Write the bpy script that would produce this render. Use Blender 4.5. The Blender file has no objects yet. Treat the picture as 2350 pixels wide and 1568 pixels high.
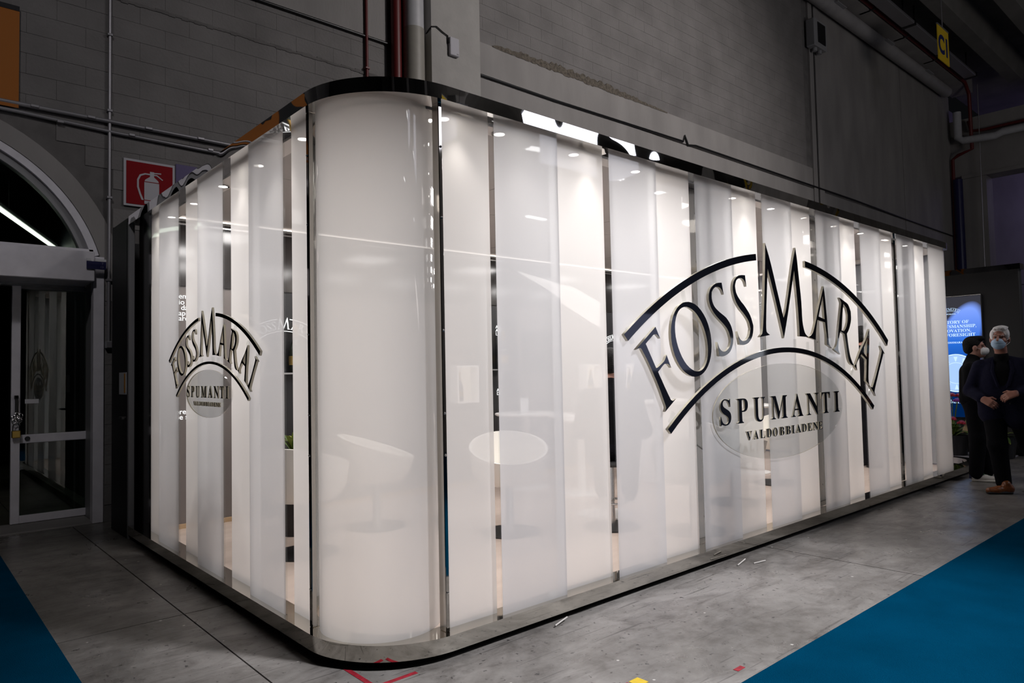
import bpy, bmesh, math, random
import numpy as np
from mathutils import Vector, Matrix
random.seed(7)
PI = math.pi
S = bpy.context.scene
COL = S.collection

# ------------------------------------------------------------------ camera
YAW, PITCH, ROLL = math.radians(41.55985), math.radians(2.44624), math.radians(-1.17427)
CAMZ = 1.345
fw = Vector((math.sin(YAW)*math.cos(PITCH), math.cos(YAW)*math.cos(PITCH), math.sin(PITCH)))
rt = Vector((math.cos(YAW), -math.sin(YAW), 0)); up = rt.cross(fw)
c_, s_ = math.cos(ROLL), math.sin(ROLL)
r2 = c_*rt + s_*up; u2 = -s_*rt + c_*up
cam = bpy.data.cameras.new('camera'); cam_o = bpy.data.objects.new('camera', cam); COL.objects.link(cam_o)
cam_o.matrix_world = Matrix(((r2.x, u2.x, -fw.x, 0), (r2.y, u2.y, -fw.y, 0), (r2.z, u2.z, -fw.z, CAMZ), (0, 0, 0, 1)))
cam.sensor_width = 36; cam.lens = 1609.247*36/2350; cam.clip_start = .05; cam.clip_end = 200
S.camera = cam_o
S.view_settings.view_transform = 'Standard'; S.view_settings.look = 'None'
S.view_settings.gamma = 1; S.view_settings.use_curve_mapping = False; S.view_settings.exposure = 0.0
try:
    S.cycles.use_denoising = True; S.cycles.max_bounces = 10; S.cycles.transparent_max_bounces = 24
    S.cycles.diffuse_bounces = 4; S.cycles.glossy_bounces = 5; S.cycles.transmission_bounces = 8
    S.cycles.caustics_reflective = False; S.cycles.caustics_refractive = False
    S.cycles.sample_clamp_indirect = 4.0
except Exception: pass

# ------------------------------------------------------------------ world and hall light
wd = bpy.data.worlds.new('hall_air'); S.world = wd; wd.use_nodes = True
wd.node_tree.nodes['Background'].inputs[0].default_value = (.55, .58, .68, 1)
wd.node_tree.nodes['Background'].inputs[1].default_value = .004

def light(name, kind, loc, energy, color=(1, 1, 1), target=None, size=1.0, size_y=None, spot=None, blend=.6, spread=None):
    l = bpy.data.lights.new(name, kind); l.energy = energy; l.color = color
    if kind == 'AREA':
        l.size = size
        if size_y: l.shape = 'RECTANGLE'; l.size_y = size_y
        if spread: l.spread = spread
    elif kind == 'SPOT':
        l.spot_size = spot; l.spot_blend = blend; l.shadow_soft_size = size
    else: l.shadow_soft_size = size
    o = bpy.data.objects.new(name, l); COL.objects.link(o); o.location = loc
    if target is not None:
        o.rotation_euler = (Vector(target)-Vector(loc)).to_track_quat('-Z', 'Y').to_euler()
    return o
# high hall floodlights over the right hand aisle
light('hall_light', 'SPOT', (6.0, -4.5, 10.2), 8200, (.97, .96, 1.0), (3.1, 1.9, 0), .5, spot=.50, blend=1.0)
light('hall_light', 'SPOT', (10.5, -4.5, 9.8), 3000, (1.0, .94, .92), (9.6, 7.6, 4.6), .5, spot=1.2, blend=1.0)
light('hall_light', 'SPOT', (-2.5, -2.5, 9.4), 620, (1.0, .96, .98), (1.4, 7.6, 3.4), .5, spot=.62, blend=1.0)  # added unseen spot that lifts the left wall and door header
light('hall_light', 'AREA', (9.0, -7.0, 10.2), 60, (.95, .95, 1.0), (8, 2.5, 0), 4.0, 3.0)
light('ceiling_fill', 'AREA', (14.0, -7.0, 3.0), 170, (1.0, .93, .88), (16, -2, 11), 4.0, 3.0)  # added unseen fill that brightens the dark ceiling and beams
light('violet_hall_flood', 'AREA', (31.5, 3.0, 8.5), 45, (.50, .42, 1.0), (34, 8, 5), 2.0, 2.0)

# ------------------------------------------------------------------ node materials
MATS = {}
def new_mat(name):
    m = bpy.data.materials.new(name); m.use_nodes = True; nt = m.node_tree
    for n in list(nt.nodes): nt.nodes.remove(n)
    out = nt.nodes.new('ShaderNodeOutputMaterial'); MATS[name] = m
    return m, nt, out
def nd(nt, kind, **kw):
    n = nt.nodes.new(kind)
    for k, v in kw.items():
        if k.startswith('i_'):
            key = k[2:]; key = int(key) if key.isdigit() else key.replace('_', ' ')
            n.inputs[key].default_value = v
        else: setattr(n, k, v)
    return n
def rgba(c): return (c[0], c[1], c[2], 1)
def pbr(name, col, rough=.5, metal=0, spec=.5, noise=0, nscale=6, bump=0, bscale=40, emis=None, estr=0, coat=0, stretch=None):
    m, nt, out = new_mat(name)
    b = nd(nt, 'ShaderNodeBsdfPrincipled'); nt.links.new(b.outputs[0], out.inputs[0])
    b.inputs['Base Color'].default_value = rgba(col); b.inputs['Roughness'].default_value = rough
    b.inputs['Metallic'].default_value = metal; b.inputs['Specular IOR Level'].default_value = spec
    b.inputs['Coat Weight'].default_value = coat
    if emis: b.inputs['Emission Color'].default_value = rgba(emis); b.inputs['Emission Strength'].default_value = estr
    pos = None
    if noise or bump:
        g = nd(nt, 'ShaderNodeNewGeometry'); mp = nd(nt, 'ShaderNodeMapping'); nt.links.new(g.outputs['Position'], mp.inputs[0])
        if stretch: mp.inputs['Scale'].default_value = stretch
        pos = mp.outputs[0]
    if noise:
        n = nd(nt, 'ShaderNodeTexNoise'); n.inputs['Scale'].default_value = nscale; n.inputs['Detail'].default_value = 6
        nt.links.new(pos, n.inputs['Vector'])
        r = nd(nt, 'ShaderNodeMapRange'); r.inputs[1].default_value = .3; r.inputs[2].default_value = .7
        r.inputs[3].default_value = 1-noise; r.inputs[4].default_value = 1+noise
        nt.links.new(n.outputs[0], r.inputs[0])
        mx = nd(nt, 'ShaderNodeVectorMath', operation='SCALE'); mx.inputs[0].default_value = col
        nt.links.new(r.outputs[0], mx.inputs['Scale']); nt.links.new(mx.outputs[0], b.inputs['Base Color'])
    if bump:
        n2 = nd(nt, 'ShaderNodeTexNoise'); n2.inputs['Scale'].default_value = bscale; n2.inputs['Detail'].default_value = 4
        nt.links.new(pos, n2.inputs['Vector'])
        bp = nd(nt, 'ShaderNodeBump'); bp.inputs['Strength'].default_value = bump; bp.inputs['Distance'].default_value = .02
        nt.links.new(n2.outputs[0], bp.inputs['Height']); nt.links.new(bp.outputs[0], b.inputs['Normal'])
    return m

M = {}
M['block'] = pbr('painted_block', (.19, .18, .175), .75, noise=.14, nscale=2.2, bump=.35, bscale=30)
M['mortar'] = pbr('mortar', (.15, .142, .138), .9, noise=.2, nscale=5)
M['concrete'] = pbr('smooth_concrete', (.30, .285, .275), .7, noise=.14, nscale=1.3, bump=.2, bscale=18, stretch=(1.6, 1, .5))
M['pillar'] = pbr('pillar_concrete', (.40, .385, .365), .7, noise=.08, nscale=4, bump=.2, bscale=25)
M['roof'] = pbr('roof_concrete', (.16, .155, .145), .85, noise=.15, nscale=1.5)
M['broken'] = pbr('broken_mortar', (.15, .13, .105), .95, noise=.45, nscale=25, bump=1.0, bscale=60)
M['white_paint'] = pbr('white_frame_paint', (.80, .78, .83), .45, noise=.06, nscale=9)
M['panel_grey'] = pbr('grey_paint', (.30, .30, .31), .5)
M['black_wall'] = pbr('black_board', (.012, .012, .013), .6, noise=.1, nscale=4)
M['black'] = pbr('black_plastic', (.012, .012, .013), .35)
M['toe'] = pbr('black_toe_kick', (.006, .006, .006), .9)
M['red_paint'] = pbr('red_pipe_paint', (.13, .012, .012), .45)
M['pvc_white'] = pbr('white_pipe', (.55, .55, .57), .45, noise=.05, nscale=10)
M['pvc_beige'] = pbr('beige_pipe', (.36, .34, .30), .5, noise=.05, nscale=10)
M['duct'] = pbr('grey_duct', (.34, .33, .33), .5, noise=.1, nscale=4)
M['steel_pipe'] = pbr('galvanised_pipe', (.36, .35, .37), .4, metal=.6)
M['orange'] = pbr('orange_banner', (.42, .13, .008), .7)
M['banner_black'] = pbr('banner_black', (.01, .011, .014), .7)
M['sign_red'] = pbr('sign_red', (.26, .003, .008), .6, spec=.15)
M['sign_white'] = pbr('sign_white', (.55, .54, .58), .6, spec=.2)
M['violet_sign'] = pbr('violet_sign', (.10, .075, .20), .5)
M['navy_sign'] = pbr('navy_sign', (.018, .018, .085), .35)
M['sign_grey'] = pbr('sign_print', (.22, .22, .32), .5)
M['yellow'] = pbr('yellow_sign', (.85, .58, .03), .45)
M['sign_blue'] = pbr('sign_blue', (.015, .025, .15), .45)
M['paper'] = pbr('paper', (.72, .72, .74), .6)
M['orange_print'] = pbr('orange_print', (.70, .30, .02), .6)
M['brass'] = pbr('brass', (.55, .38, .10), .35, metal=1)
M['steel'] = pbr('brushed_steel', (.55, .54, .53), .25, metal=1)
M['acr_black'] = pbr('gloss_black_acrylic', (.008, .009, .014), .04, spec=.7)
M['acr_edge'] = pbr('cream_acrylic_edge', (.60, .55, .43), .12, noise=.1, nscale=20)
M['seat_white'] = pbr('white_leather', (.80, .77, .72), .4)
M['table_white'] = pbr('white_laminate', (.86, .84, .82), .25)
M['ceil_board'] = pbr('ceiling_board', (.45, .42, .405), .6, noise=.04, nscale=3)
M['ceil_ring'] = pbr('ceiling_ring_paint', (.80, .76, .73), .5)
M['taupe'] = pbr('taupe_wall', (.15, .13, .122), .3, noise=.08, nscale=2)
M['dark_gloss'] = pbr('dark_gloss_wall', (.022, .019, .018), .12, spec=.6)
M['interior_floor'] = pbr('pale_laminate_floor', (.56, .46, .40), .22, noise=.06, nscale=2, stretch=(.4, 4, 1))
M['pale_floor'] = pbr('pale_passage_floor', (.40, .38, .42), .4, noise=.05, nscale=3)
M['corr_floor'] = pbr('corridor_tile', (.085, .085, .065), .35, noise=.2, nscale=3)
M['corr_wall'] = pbr('corridor_wall', (.035, .04, .05), .5)
M['skirt'] = pbr('pale_skirting', (.16, .17, .14), .5)
M['bottle'] = pbr('dark_bottle_glass', (.01, .012, .008), .06, spec=.8)
M['foil'] = pbr('gold_foil', (.62, .42, .14), .3, metal=.9)
M['red_tape'] = pbr('red_floor_tape', (.33, .015, .03), .5, noise=.35, nscale=40)
M['yellow_tape'] = pbr('yellow_floor_tape', (.75, .52, .02), .5, noise=.1, nscale=40)
M['debris'] = pbr('floor_scrap', (.55, .53, .50), .6)
M['leaf'] = pbr('leaf_green', (.06, .11, .02), .45, noise=.3, nscale=30)
M['leaf_pale'] = pbr('pale_leaf', (.22, .26, .05), .45, noise=.2, nscale=30)
M['petal_red'] = pbr('red_petal', (.30, .012, .03), .5)
M['petal_violet'] = pbr('violet_petal', (.20, .02, .25), .5)
M['kraft'] = pbr('kraft_paper', (.42, .29, .17), .7)
def emit(name, col, s):
    m, nt, out = new_mat(name); e = nd(nt, 'ShaderNodeEmission'); e.inputs[0].default_value = rgba(col); e.inputs[1].default_value = s
    nt.links.new(e.outputs[0], out.inputs[0]); return m
M['tube'] = emit('lit_tube', (1, 1, 1), 14)
M['corr_tube'] = emit('lit_corridor_tube', (1, .98, .9), 3.0)
M['lightbox'] = emit('lit_fabric_lightbox', (.86, .87, 1.0), 3.2)
M['stand_blue'] = emit('lit_stand_blue', (.60, .66, 1.0), .8); M['stand_white'] = emit('lit_stand_white', (.85, .9, 1.0), 1.6)
M['led'] = emit('led_line', (1, .9, .82), 2.2)
M['lens'] = emit('downlight_lens', (1, .93, .84), 25)
M['niche_glow'] = emit('backlit_niche', (1, .86, .70), 1.0)
M['text_glow'] = emit('white_letters_glow', (1, 1, 1), 1.3)  # white letters made to glow by emission; they are no lamps
M['crystal'] = emit('chandelier_bulb', (1, .85, .7), 2.5)

# concrete floor: worn, stained, scratched, half polished
m, nt, out = new_mat('worn_concrete_floor')
b = nd(nt, 'ShaderNodeBsdfPrincipled'); nt.links.new(b.outputs[0], out.inputs[0])
g = nd(nt, 'ShaderNodeNewGeometry')
def noise(scale, detail=6, vec=None, rough=.6, dist=0):
    n = nd(nt, 'ShaderNodeTexNoise'); n.inputs['Scale'].default_value = scale; n.inputs['Detail'].default_value = detail
    n.inputs['Roughness'].default_value = rough; n.inputs['Distortion'].default_value = dist
    nt.links.new(vec or g.outputs['Position'], n.inputs['Vector']); return n.outputs[0]
def ramp(inp, stops):
    r = nd(nt, 'ShaderNodeValToRGB'); nt.links.new(inp, r.inputs[0]); e = r.color_ramp.elements
    while len(e) < len(stops): e.new(.5)
    for el, (p, c) in zip(e, stops): el.position = p; el.color = rgba(c) if not isinstance(c, float) else (c, c, c, 1)
    return r.outputs[0]
def mix(fac, a, b_, mode='MIX'):
    x = nd(nt, 'ShaderNodeMix', data_type='RGBA', blend_type=mode)
    if isinstance(fac, float): x.inputs[0].default_value = fac
    else: nt.links.new(fac, x.inputs[0])
    for i, v in ((6, a), (7, b_)):
        if isinstance(v, tuple): x.inputs[i].default_value = rgba(v)
        else: nt.links.new(v, x.inputs[i])
    return x.outputs[2]
mp = nd(nt, 'ShaderNodeMapping'); mp.inputs['Scale'].default_value = (.55, 1.6, 1); mp.inputs['Rotation'].default_value = (0, 0, .5)
nt.links.new(g.outputs['Position'], mp.inputs[0])
base = ramp(noise(.9, 8, None, .65, .6), [(.32, (.085, .077, .070)), (.5, (.185, .174, .162)), (.66, (.30, .285, .27))])
base = mix(ramp(noise(3.2, 7, mp.outputs[0], .7, 1.0), [(.46, 0.0), (.66, .85)]), base, (.085, .076, .068))
base = mix(ramp(noise(9, 8, None, .75, .3), [(.4, 0.0), (.8, .55)]), base, (.32, .305, .29))
base = mix(ramp(noise(26, 5, None, .6), [(.62, 0.0), (.68, .95)]), base, (.035, .032, .032))           # dark scuffs
for rot, sc, off in ((.35, 5.0, 0), (1.25, 6.0, 3), (-.7, 4.5, 9), (2.3, 5.5, 5)):                   # long fine scratches
    mq = nd(nt, 'ShaderNodeMapping'); mq.inputs['Rotation'].default_value = (0, 0, rot); mq.inputs['Scale'].default_value = (.5, 14, 1)
    mq.inputs['Location'].default_value = (off, off*2, 0)
    nt.links.new(g.outputs['Position'], mq.inputs[0])
    base = mix(ramp(noise(sc*.6, 2, mq.outputs[0], .4), [(.695, 0.0), (.72, .55)]), base, (.06, .056, .052))
vo = nd(nt, 'ShaderNodeTexVoronoi'); vo.inputs['Scale'].default_value = 5.5; nt.links.new(g.outputs['Position'], vo.inputs['Vector'])
base = mix(ramp(vo.outputs['Distance'], [(.035, 1.0), (.05, 0.0)]), base, (.55, .53, .5))                 # paint specks
nt.links.new(base, b.inputs['Base Color'])
ro = ramp(noise(2.0, 7, None, .7, .5), [(.3, .22), (.7, .52)]); nt.links.new(ro, b.inputs['Roughness'])
b.inputs['Specular IOR Level'].default_value = .55
bp = nd(nt, 'ShaderNodeBump'); bp.inputs['Strength'].default_value = .12; bp.inputs['Distance'].default_value = .01
nt.links.new(noise(14, 8), bp.inputs['Height']); nt.links.new(bp.outputs[0], b.inputs['Normal'])
M['floor'] = m

# carpet
m = pbr('teal_carpet', (.0005, .048, .105), .98, spec=.0, noise=.12, nscale=3.0, bump=.5, bscale=260); M['carpet'] = m

# polished steel sheet, slightly wavy like real cladding
def steel(name, col, wav, rough=.03, wscale=2.0, fine=0.0):
    m, nt, out = new_mat(name)
    b = nd(nt, 'ShaderNodeBsdfPrincipled'); nt.links.new(b.outputs[0], out.inputs[0])
    b.inputs['Base Color'].default_value = rgba(col); b.inputs['Metallic'].default_value = 1; b.inputs['Roughness'].default_value = rough
    g = nd(nt, 'ShaderNodeNewGeometry'); n = nd(nt, 'ShaderNodeTexNoise'); n.inputs['Scale'].default_value = wscale; n.inputs['Detail'].default_value = 1
    nt.links.new(g.outputs['Position'], n.inputs['Vector'])
    bp = nd(nt, 'ShaderNodeBump'); bp.inputs['Strength'].default_value = 1; bp.inputs['Distance'].default_value = wav
    nt.links.new(n.outputs[0], bp.inputs['Height']); nt.links.new(bp.outputs[0], b.inputs['Normal'])
    M[name] = m; return m
steel('wavy_steel', (.86, .85, .84), .030, .02, 1.7)
steel('mirror_steel', (.66, .63, .57), .001, .035, 3)
steel('post_steel', (.50, .47, .43), .006, .05, 2)
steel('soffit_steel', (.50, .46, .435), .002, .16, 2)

def fresnel_mix(nt, out, base_socket, rough, ior=1.45, gcol=(1, 1, 1), bumpd=0, bsc=1.5):
    gl = nd(nt, 'ShaderNodeBsdfGlossy'); gl.inputs['Roughness'].default_value = rough; gl.inputs[0].default_value = rgba(gcol)
    lw = nd(nt, 'ShaderNodeLayerWeight'); lw.inputs[0].default_value = .5
    pw = nd(nt, 'ShaderNodeMath', operation='POWER'); nt.links.new(lw.outputs['Facing'], pw.inputs[0]); pw.inputs[1].default_value = 5
    f0 = ((ior-1)/(ior+1))**2
    fr = nd(nt, 'ShaderNodeMath', operation='MULTIPLY_ADD'); nt.links.new(pw.outputs[0], fr.inputs[0]); fr.inputs[1].default_value = 1-f0; fr.inputs[2].default_value = f0
    if bumpd:
        g = nd(nt, 'ShaderNodeNewGeometry'); n = nd(nt, 'ShaderNodeTexNoise'); n.inputs['Scale'].default_value = bsc; n.inputs['Detail'].default_value = 1
        nt.links.new(g.outputs['Position'], n.inputs['Vector'])
        bp = nd(nt, 'ShaderNodeBump'); bp.inputs['Distance'].default_value = bumpd; nt.links.new(n.outputs[0], bp.inputs['Height'])
        nt.links.new(bp.outputs[0], gl.inputs['Normal'])
    mx = nd(nt, 'ShaderNodeMixShader'); nt.links.new(fr.outputs[0], mx.inputs[0]); nt.links.new(base_socket, mx.inputs[1]); nt.links.new(gl.outputs[0], mx.inputs[2])
    nt.links.new(mx.outputs[0], out.inputs[0])
# satin white acrylic: scatters the light from behind, lets a little through clear; the outer sheets' dimmer, bluer light is put into their colour
def frosted(name, tcol, dcol, clear):
    m, nt, out = new_mat(name)
    tl = nd(nt, 'ShaderNodeBsdfTranslucent'); tl.inputs[0].default_value = rgba(tcol)
    df = nd(nt, 'ShaderNodeBsdfDiffuse'); df.inputs[0].default_value = rgba(dcol)
    m1 = nd(nt, 'ShaderNodeMixShader'); m1.inputs[0].default_value = .30; nt.links.new(tl.outputs[0], m1.inputs[1]); nt.links.new(df.outputs[0], m1.inputs[2])
    tr = nd(nt, 'ShaderNodeBsdfTransparent'); tr.inputs[0].default_value = (.97, .97, .98, 1)
    m2 = nd(nt, 'ShaderNodeMixShader'); m2.inputs[0].default_value = clear; nt.links.new(m1.outputs[0], m2.inputs[1]); nt.links.new(tr.outputs[0], m2.inputs[2])
    fresnel_mix(nt, out, m2.outputs[0], .015, 1.45, bumpd=.002); return m
M['frost'] = frosted('frosted_acrylic', (.92, .90, .895), (.80, .79, .79), .15)
M['frost_dimmed'] = frosted('frosted_acrylic_dimmed', (.765, .765, .79), (.77, .77, .80), .15)
m, nt, out = new_mat('clear_acrylic')
tr = nd(nt, 'ShaderNodeBsdfTransparent'); tr.inputs[0].default_value = (.96, .965, .96, 1)
fresnel_mix(nt, out, tr.outputs[0], .01, 1.3); M['clear'] = m
m, nt, out = new_mat('acrylic_disc_sheet')
tr = nd(nt, 'ShaderNodeBsdfTransparent'); tr.inputs[0].default_value = (.94, .945, .94, 1)
fresnel_mix(nt, out, tr.outputs[0], .01, 1.4); M['clear_disc'] = m
m, nt, out = new_mat('door_glass')
tr = nd(nt, 'ShaderNodeBsdfTransparent'); tr.inputs[0].default_value = (.62, .68, .64, 1)
fresnel_mix(nt, out, tr.outputs[0], .01, 1.55); M['glass'] = m
m, nt, out = new_mat('clear_glassware')
tr = nd(nt, 'ShaderNodeBsdfTransparent'); tr.inputs[0].default_value = (.93, .94, .94, 1)
fresnel_mix(nt, out, tr.outputs[0], .02, 1.6); M['glassware'] = m

# ------------------------------------------------------------------ builders
def wloc(o):
    v = Vector((0, 0, 0))
    while o is not None: v += o.location; o = o.parent
    return v
def link(name, mesh, mats, parent=None, local=False, smooth=False, loc=None):
    o = bpy.data.objects.new(name, mesh); COL.objects.link(o)
    for mm in (mats if isinstance(mats, (list, tuple)) else [mats]): mesh.materials.append(MATS.get(mm) or M[mm] if isinstance(mm, str) else mm)
    if parent is not None:
        o.parent = parent
        if not local:
            off = wloc(parent)
            mesh.transform(Matrix.Translation(-off))
    if loc is not None: o.location = loc
    if smooth: mesh.polygons.foreach_set('use_smooth', [True]*len(mesh.polygons))
    return o
def tag(o, label=None, cat=None, group=None, kind=None):
    if label: o['label'] = label
    if cat: o['category'] = cat
    if group: o['group'] = group
    if kind: o['kind'] = kind
    return o
def thing(name, loc, label, cat, group=None, rz=0, kind=None):
    o = bpy.data.objects.new(name, None); COL.objects.link(o); o.location = loc; o.rotation_euler = (0, 0, rz); o.empty_display_size = .1
    return tag(o, label, cat, group, kind)
def mesh_of(verts, faces, name='m'):
    me = bpy.data.meshes.new(name); me.from_pydata([tuple(v) for v in verts], [], faces); me.update(); return me
class MB:
    def __init__(s): s.v = []; s.f = []; s.mi = []
    def add(s, vs, fs, mi=0):
        k = len(s.v); s.v += [tuple(v) for v in vs]; s.f += [[i+k for i in f] for f in fs]; s.mi += [mi]*len(fs); return s
    def box(s, x0, x1, y0, y1, z0, z1, mi=0, bev=0):
        if bev:
            b = bev
            vs = []
            for (sx, sy, sz) in [(a, c, d) for d in (0, 1) for c in (0, 1) for a in (0, 1)]:
                X = (x0, x1)[sx]; Y = (y0, y1)[sy]; Z = (z0, z1)[sz]
                dx, dy, dz = (b, -b)[sx], (b, -b)[sy], (b, -b)[sz]
                vs += [(X+dx, Y+dy, Z), (X+dx, Y, Z+dz), (X, Y+dy, Z+dz)]
            bm = bmesh.new()
            for v in vs: bm.verts.new(v)
            bmesh.ops.convex_hull(bm, input=bm.verts[:]); bm.verts.index_update()
            s.add([v.co[:] for v in bm.verts], [[v.index for v in f.verts] for f in bm.faces], mi); bm.free(); return s
        vs = [(x0, y0, z0), (x1, y0, z0), (x1, y1, z0), (x0, y1, z0), (x0, y0, z1), (x1, y0, z1), (x1, y1, z1), (x0, y1, z1)]
        return s.add(vs, [[0, 3, 2, 1], [4, 5, 6, 7], [0, 1, 5, 4], [1, 2, 6, 5], [2, 3, 7, 6], [3, 0, 4, 7]], mi)
    def tube(s, pts, r, n=10, mi=0, caps=True):
        pts = [Vector(p) for p in pts]; rs = r if isinstance(r, (list, tuple)) else [r]*len(pts)
        rings = []; prev = None
        for i, p in enumerate(pts):
            d = (pts[min(i+1, len(pts)-1)]-pts[max(i-1, 0)]).normalized()
            ref = Vector((0, 0, 1)) if abs(d.z) < .9 else Vector((1, 0, 0))
            if prev is not None: ref = prev
            a = (ref-d*ref.dot(d)).normalized(); prev = a; b = d.cross(a)
            rings.append([p+(a*math.cos(t)+b*math.sin(t))*rs[i] for t in [2*PI*k/n for k in range(n)]])
        vs = [v for rg in rings for v in rg]; fs = []
        for i in range(len(pts)-1):
            for k in range(n): fs.append([i*n+k, i*n+(k+1) % n, (i+1)*n+(k+1) % n, (i+1)*n+k])
        if caps: fs.append(list(range(n))[::-1]); fs.append([(len(pts)-1)*n+k for k in range(n)])
        return s.add(vs, fs, mi)
    def lathe(s, prof, c=(0, 0, 0), n=20, mi=0, axis='z'):
        vs = []; fs = []
        for (r, z) in prof:
            for k in range(n):
                t = 2*PI*k/n; vs.append((c[0]+r*math.cos(t), c[1]+r*math.sin(t), c[2]+z))
        for i in range(len(prof)-1):
            for k in range(n): fs.append([i*n+k, i*n+(k+1) % n, (i+1)*n+(k+1) % n, (i+1)*n+k])
        fs.append(list(range(n))[::-1]); fs.append([(len(prof)-1)*n+k for k in range(n)])
        return s.add(vs, fs, mi)
    def ball(s, c, r, n=10, mi=0, sq=(1, 1, 1)):
        m_ = n//2; vs = [(c[0], c[1], c[2]-r*sq[2])]; fs = []
        for i in range(1, m_):
            ph = -PI/2+PI*i/m_
            for k in range(n): vs.append((c[0]+r*sq[0]*math.cos(ph)*math.cos(2*PI*k/n), c[1]+r*sq[1]*math.cos(ph)*math.sin(2*PI*k/n), c[2]+r*sq[2]*math.sin(ph)))
        vs.append((c[0], c[1], c[2]+r*sq[2])); L = len(vs)-1
        for k in range(n):
            fs.append([0, 1+(k+1) % n, 1+k]); fs.append([L, L-n+k, L-n+(k+1) % n])
        for i in range(m_-2):
            for k in range(n): a = 1+i*n; fs.append([a+k, a+(k+1) % n, a+n+(k+1) % n, a+n+k])
        return s.add(vs, fs, mi)
    def mesh(s, name='m'):
        me = mesh_of(s.v, s.f, name)
        if any(s.mi): me.polygons.foreach_set('material_index', s.mi)
        return me
    def build(s, name, mats, parent=None, smooth=False, local=False):
        o = link(name, s.mesh(name), mats, parent, local, smooth)
        if smooth: auto_smooth(o)
        return o
def auto_smooth(o, ang=.7):
    me = o.data
    bm = bmesh.new(); bm.from_mesh(me)
    for e in bm.edges:
        if len(e.link_faces) == 2 and e.calc_face_angle(0) > ang: e.smooth = False
    bm.to_mesh(me); bm.free()
def part(name, m_, parent, *boxes, bev=0):
    b = MB()
    for x in boxes: b.box(*x, bev=bev)
    return b.build(name, m_, parent)
def struct(name, m_, *boxes):
    return tag(part(name, m_, None, *boxes), kind='structure')
def fill2d(outlines, depth):
    """flat outlines (first outer, rest holes) -> extruded mesh in local x,y with thickness along z (centred)"""
    cu = bpy.data.curves.new('c', 'CURVE'); cu.dimensions = '2D'; cu.fill_mode = 'BOTH'; cu.extrude = depth/2
    for ol in outlines:
        sp = cu.splines.new('POLY'); sp.points.add(len(ol)-1)
        for p, q in zip(sp.points, ol): p.co = (q[0], q[1], 0, 1)
        sp.use_cyclic_u = True
    return curve_mesh(cu)
def curve_mesh(cu):
    o = bpy.data.objects.new('c', cu); COL.objects.link(o)
    dg = bpy.context.evaluated_depsgraph_get(); dg.update()
    me = bpy.data.meshes.new_from_object(o.evaluated_get(dg)); bpy.data.objects.remove(o); bpy.data.curves.remove(cu)
    me.materials.clear(); return me
def text_mesh(body, depth=.002, size=1.0, align='LEFT', offset=0):
    cu = bpy.data.curves.new('t', 'FONT'); cu.body = body; cu.extrude = depth/2; cu.size = size; cu.align_x = align; cu.resolution_u = 4; cu.offset = offset
    return curve_mesh(cu)
def serif(s): return ''.join(chr(0x1D400+ord(ch)-65) if 'A' <= ch <= 'Z' else ch for ch in s)
def bounds(me):
    a = np.empty(len(me.vertices)*3); me.vertices.foreach_get('co', a); a = a.reshape(-1, 3); return a.min(0), a.max(0)
# plane frames: columns = (local x, local y, local z) in world
FR_FRONT = Matrix(((1, 0, 0), (0, 0, -1), (0, 1, 0)))      # reads from -Y: u=+X, v=+Z, normal -Y
FR_LEFT = Matrix(((0, 0, -1), (-1, 0, 0), (0, 1, 0)))      # reads from -X: u=-Y, v=+Z, normal -X
FR_BACK = Matrix(((-1, 0, 0), (0, 0, 1), (0, 1, 0)))       # reads from +Y
def place(me, frame, org, scale=1.0):
    me.transform(Matrix.Translation(org) @ frame.to_4x4() @ Matrix.Scale(scale, 4)); return me

# ================================================================== SETTING
XL, YR = 1.5088, 2.7044
ZF1, ZF0, ZB1, ZB0 = 2.7405, 2.6689, .1151, .0405
YW = 7.6
# ---- floor: poured slabs with open joints
floor = struct('floor', 'mortar', (-12, 40, -24, 18, -.06, -.022))
xs = [1.27+3.63*k for k in range(-3, 10)]; ys = [7.6, 4.3, .67, -2.96, -6.59, -10.22, -13.85]
me_c = {}
for i in range(len(xs)-1):
    for j in range(len(ys)-1):
        h = ys[j]-ys[j+1]
        if h not in me_c:
            mb = MB(); g_ = .004
            mb.box(g_, 3.63-g_, -h+g_, -g_, -.022, 0); me_c[h] = mb.mesh(); me_c[h].materials.append(M['floor'])
        o = bpy.data.objects.new('slab', me_c[h]); COL.objects.link(o); o.parent = floor; o.location = (xs[i], ys[j], 0)
# ---- back wall with the arched doorway
AC, AZ, AR = -.03, 2.1, 1.57
arch = [(-1.58, 0)] + [(AC-AR*math.cos(t), AZ+AR*math.sin(t)) for t in [PI*k/40 for k in range(41)]] + [(1.525, 0)]
wall = link('wall_back', place(fill2d([[(-12, 0), (26.7, 0), (26.7, 10.35), (-12, 10.35)], arch], .3), FR_FRONT, (0, YW+.154, 0)), 'mortar')
tag(wall, kind='structure')
mb = MB(); mb.box(.0006, .4704, 0, .010, .001, .189, bev=.0012); bme = mb.mesh(); bme.materials.append(M['block'])
mb = MB(); mb.box(.0006, .2349, 0, .010, .001, .189, bev=.0012); hme = mb.mesh(); hme.materials.append(M['block'])
nblock = 0; rest = MB()
def blk(x, z, half=False):
    global nblock
    dy = random.uniform(-.0007, .0007)
    if nblock < 298:
        o = bpy.data.objects.new('concrete_block', hme if half else bme); COL.objects.link(o); o.parent = wall
        o.location = (x, YW-.004+dy, z); nblock += 1
    else:
        w = .233 if half else .469
        rest.box(x+.001, x+w+.001, YW-.004+dy, YW+.006+dy, z+.0015, z+.1885)
def course(z, x0, x1, odd, keep):
    x = x0
    if odd: 
        if keep(x, z): blk(x, z, True)
        x += .2355
    while x < x1-.2:
        half = x > x1-.46
        if keep(x, z): blk(x, z, half)
        x += .471
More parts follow.
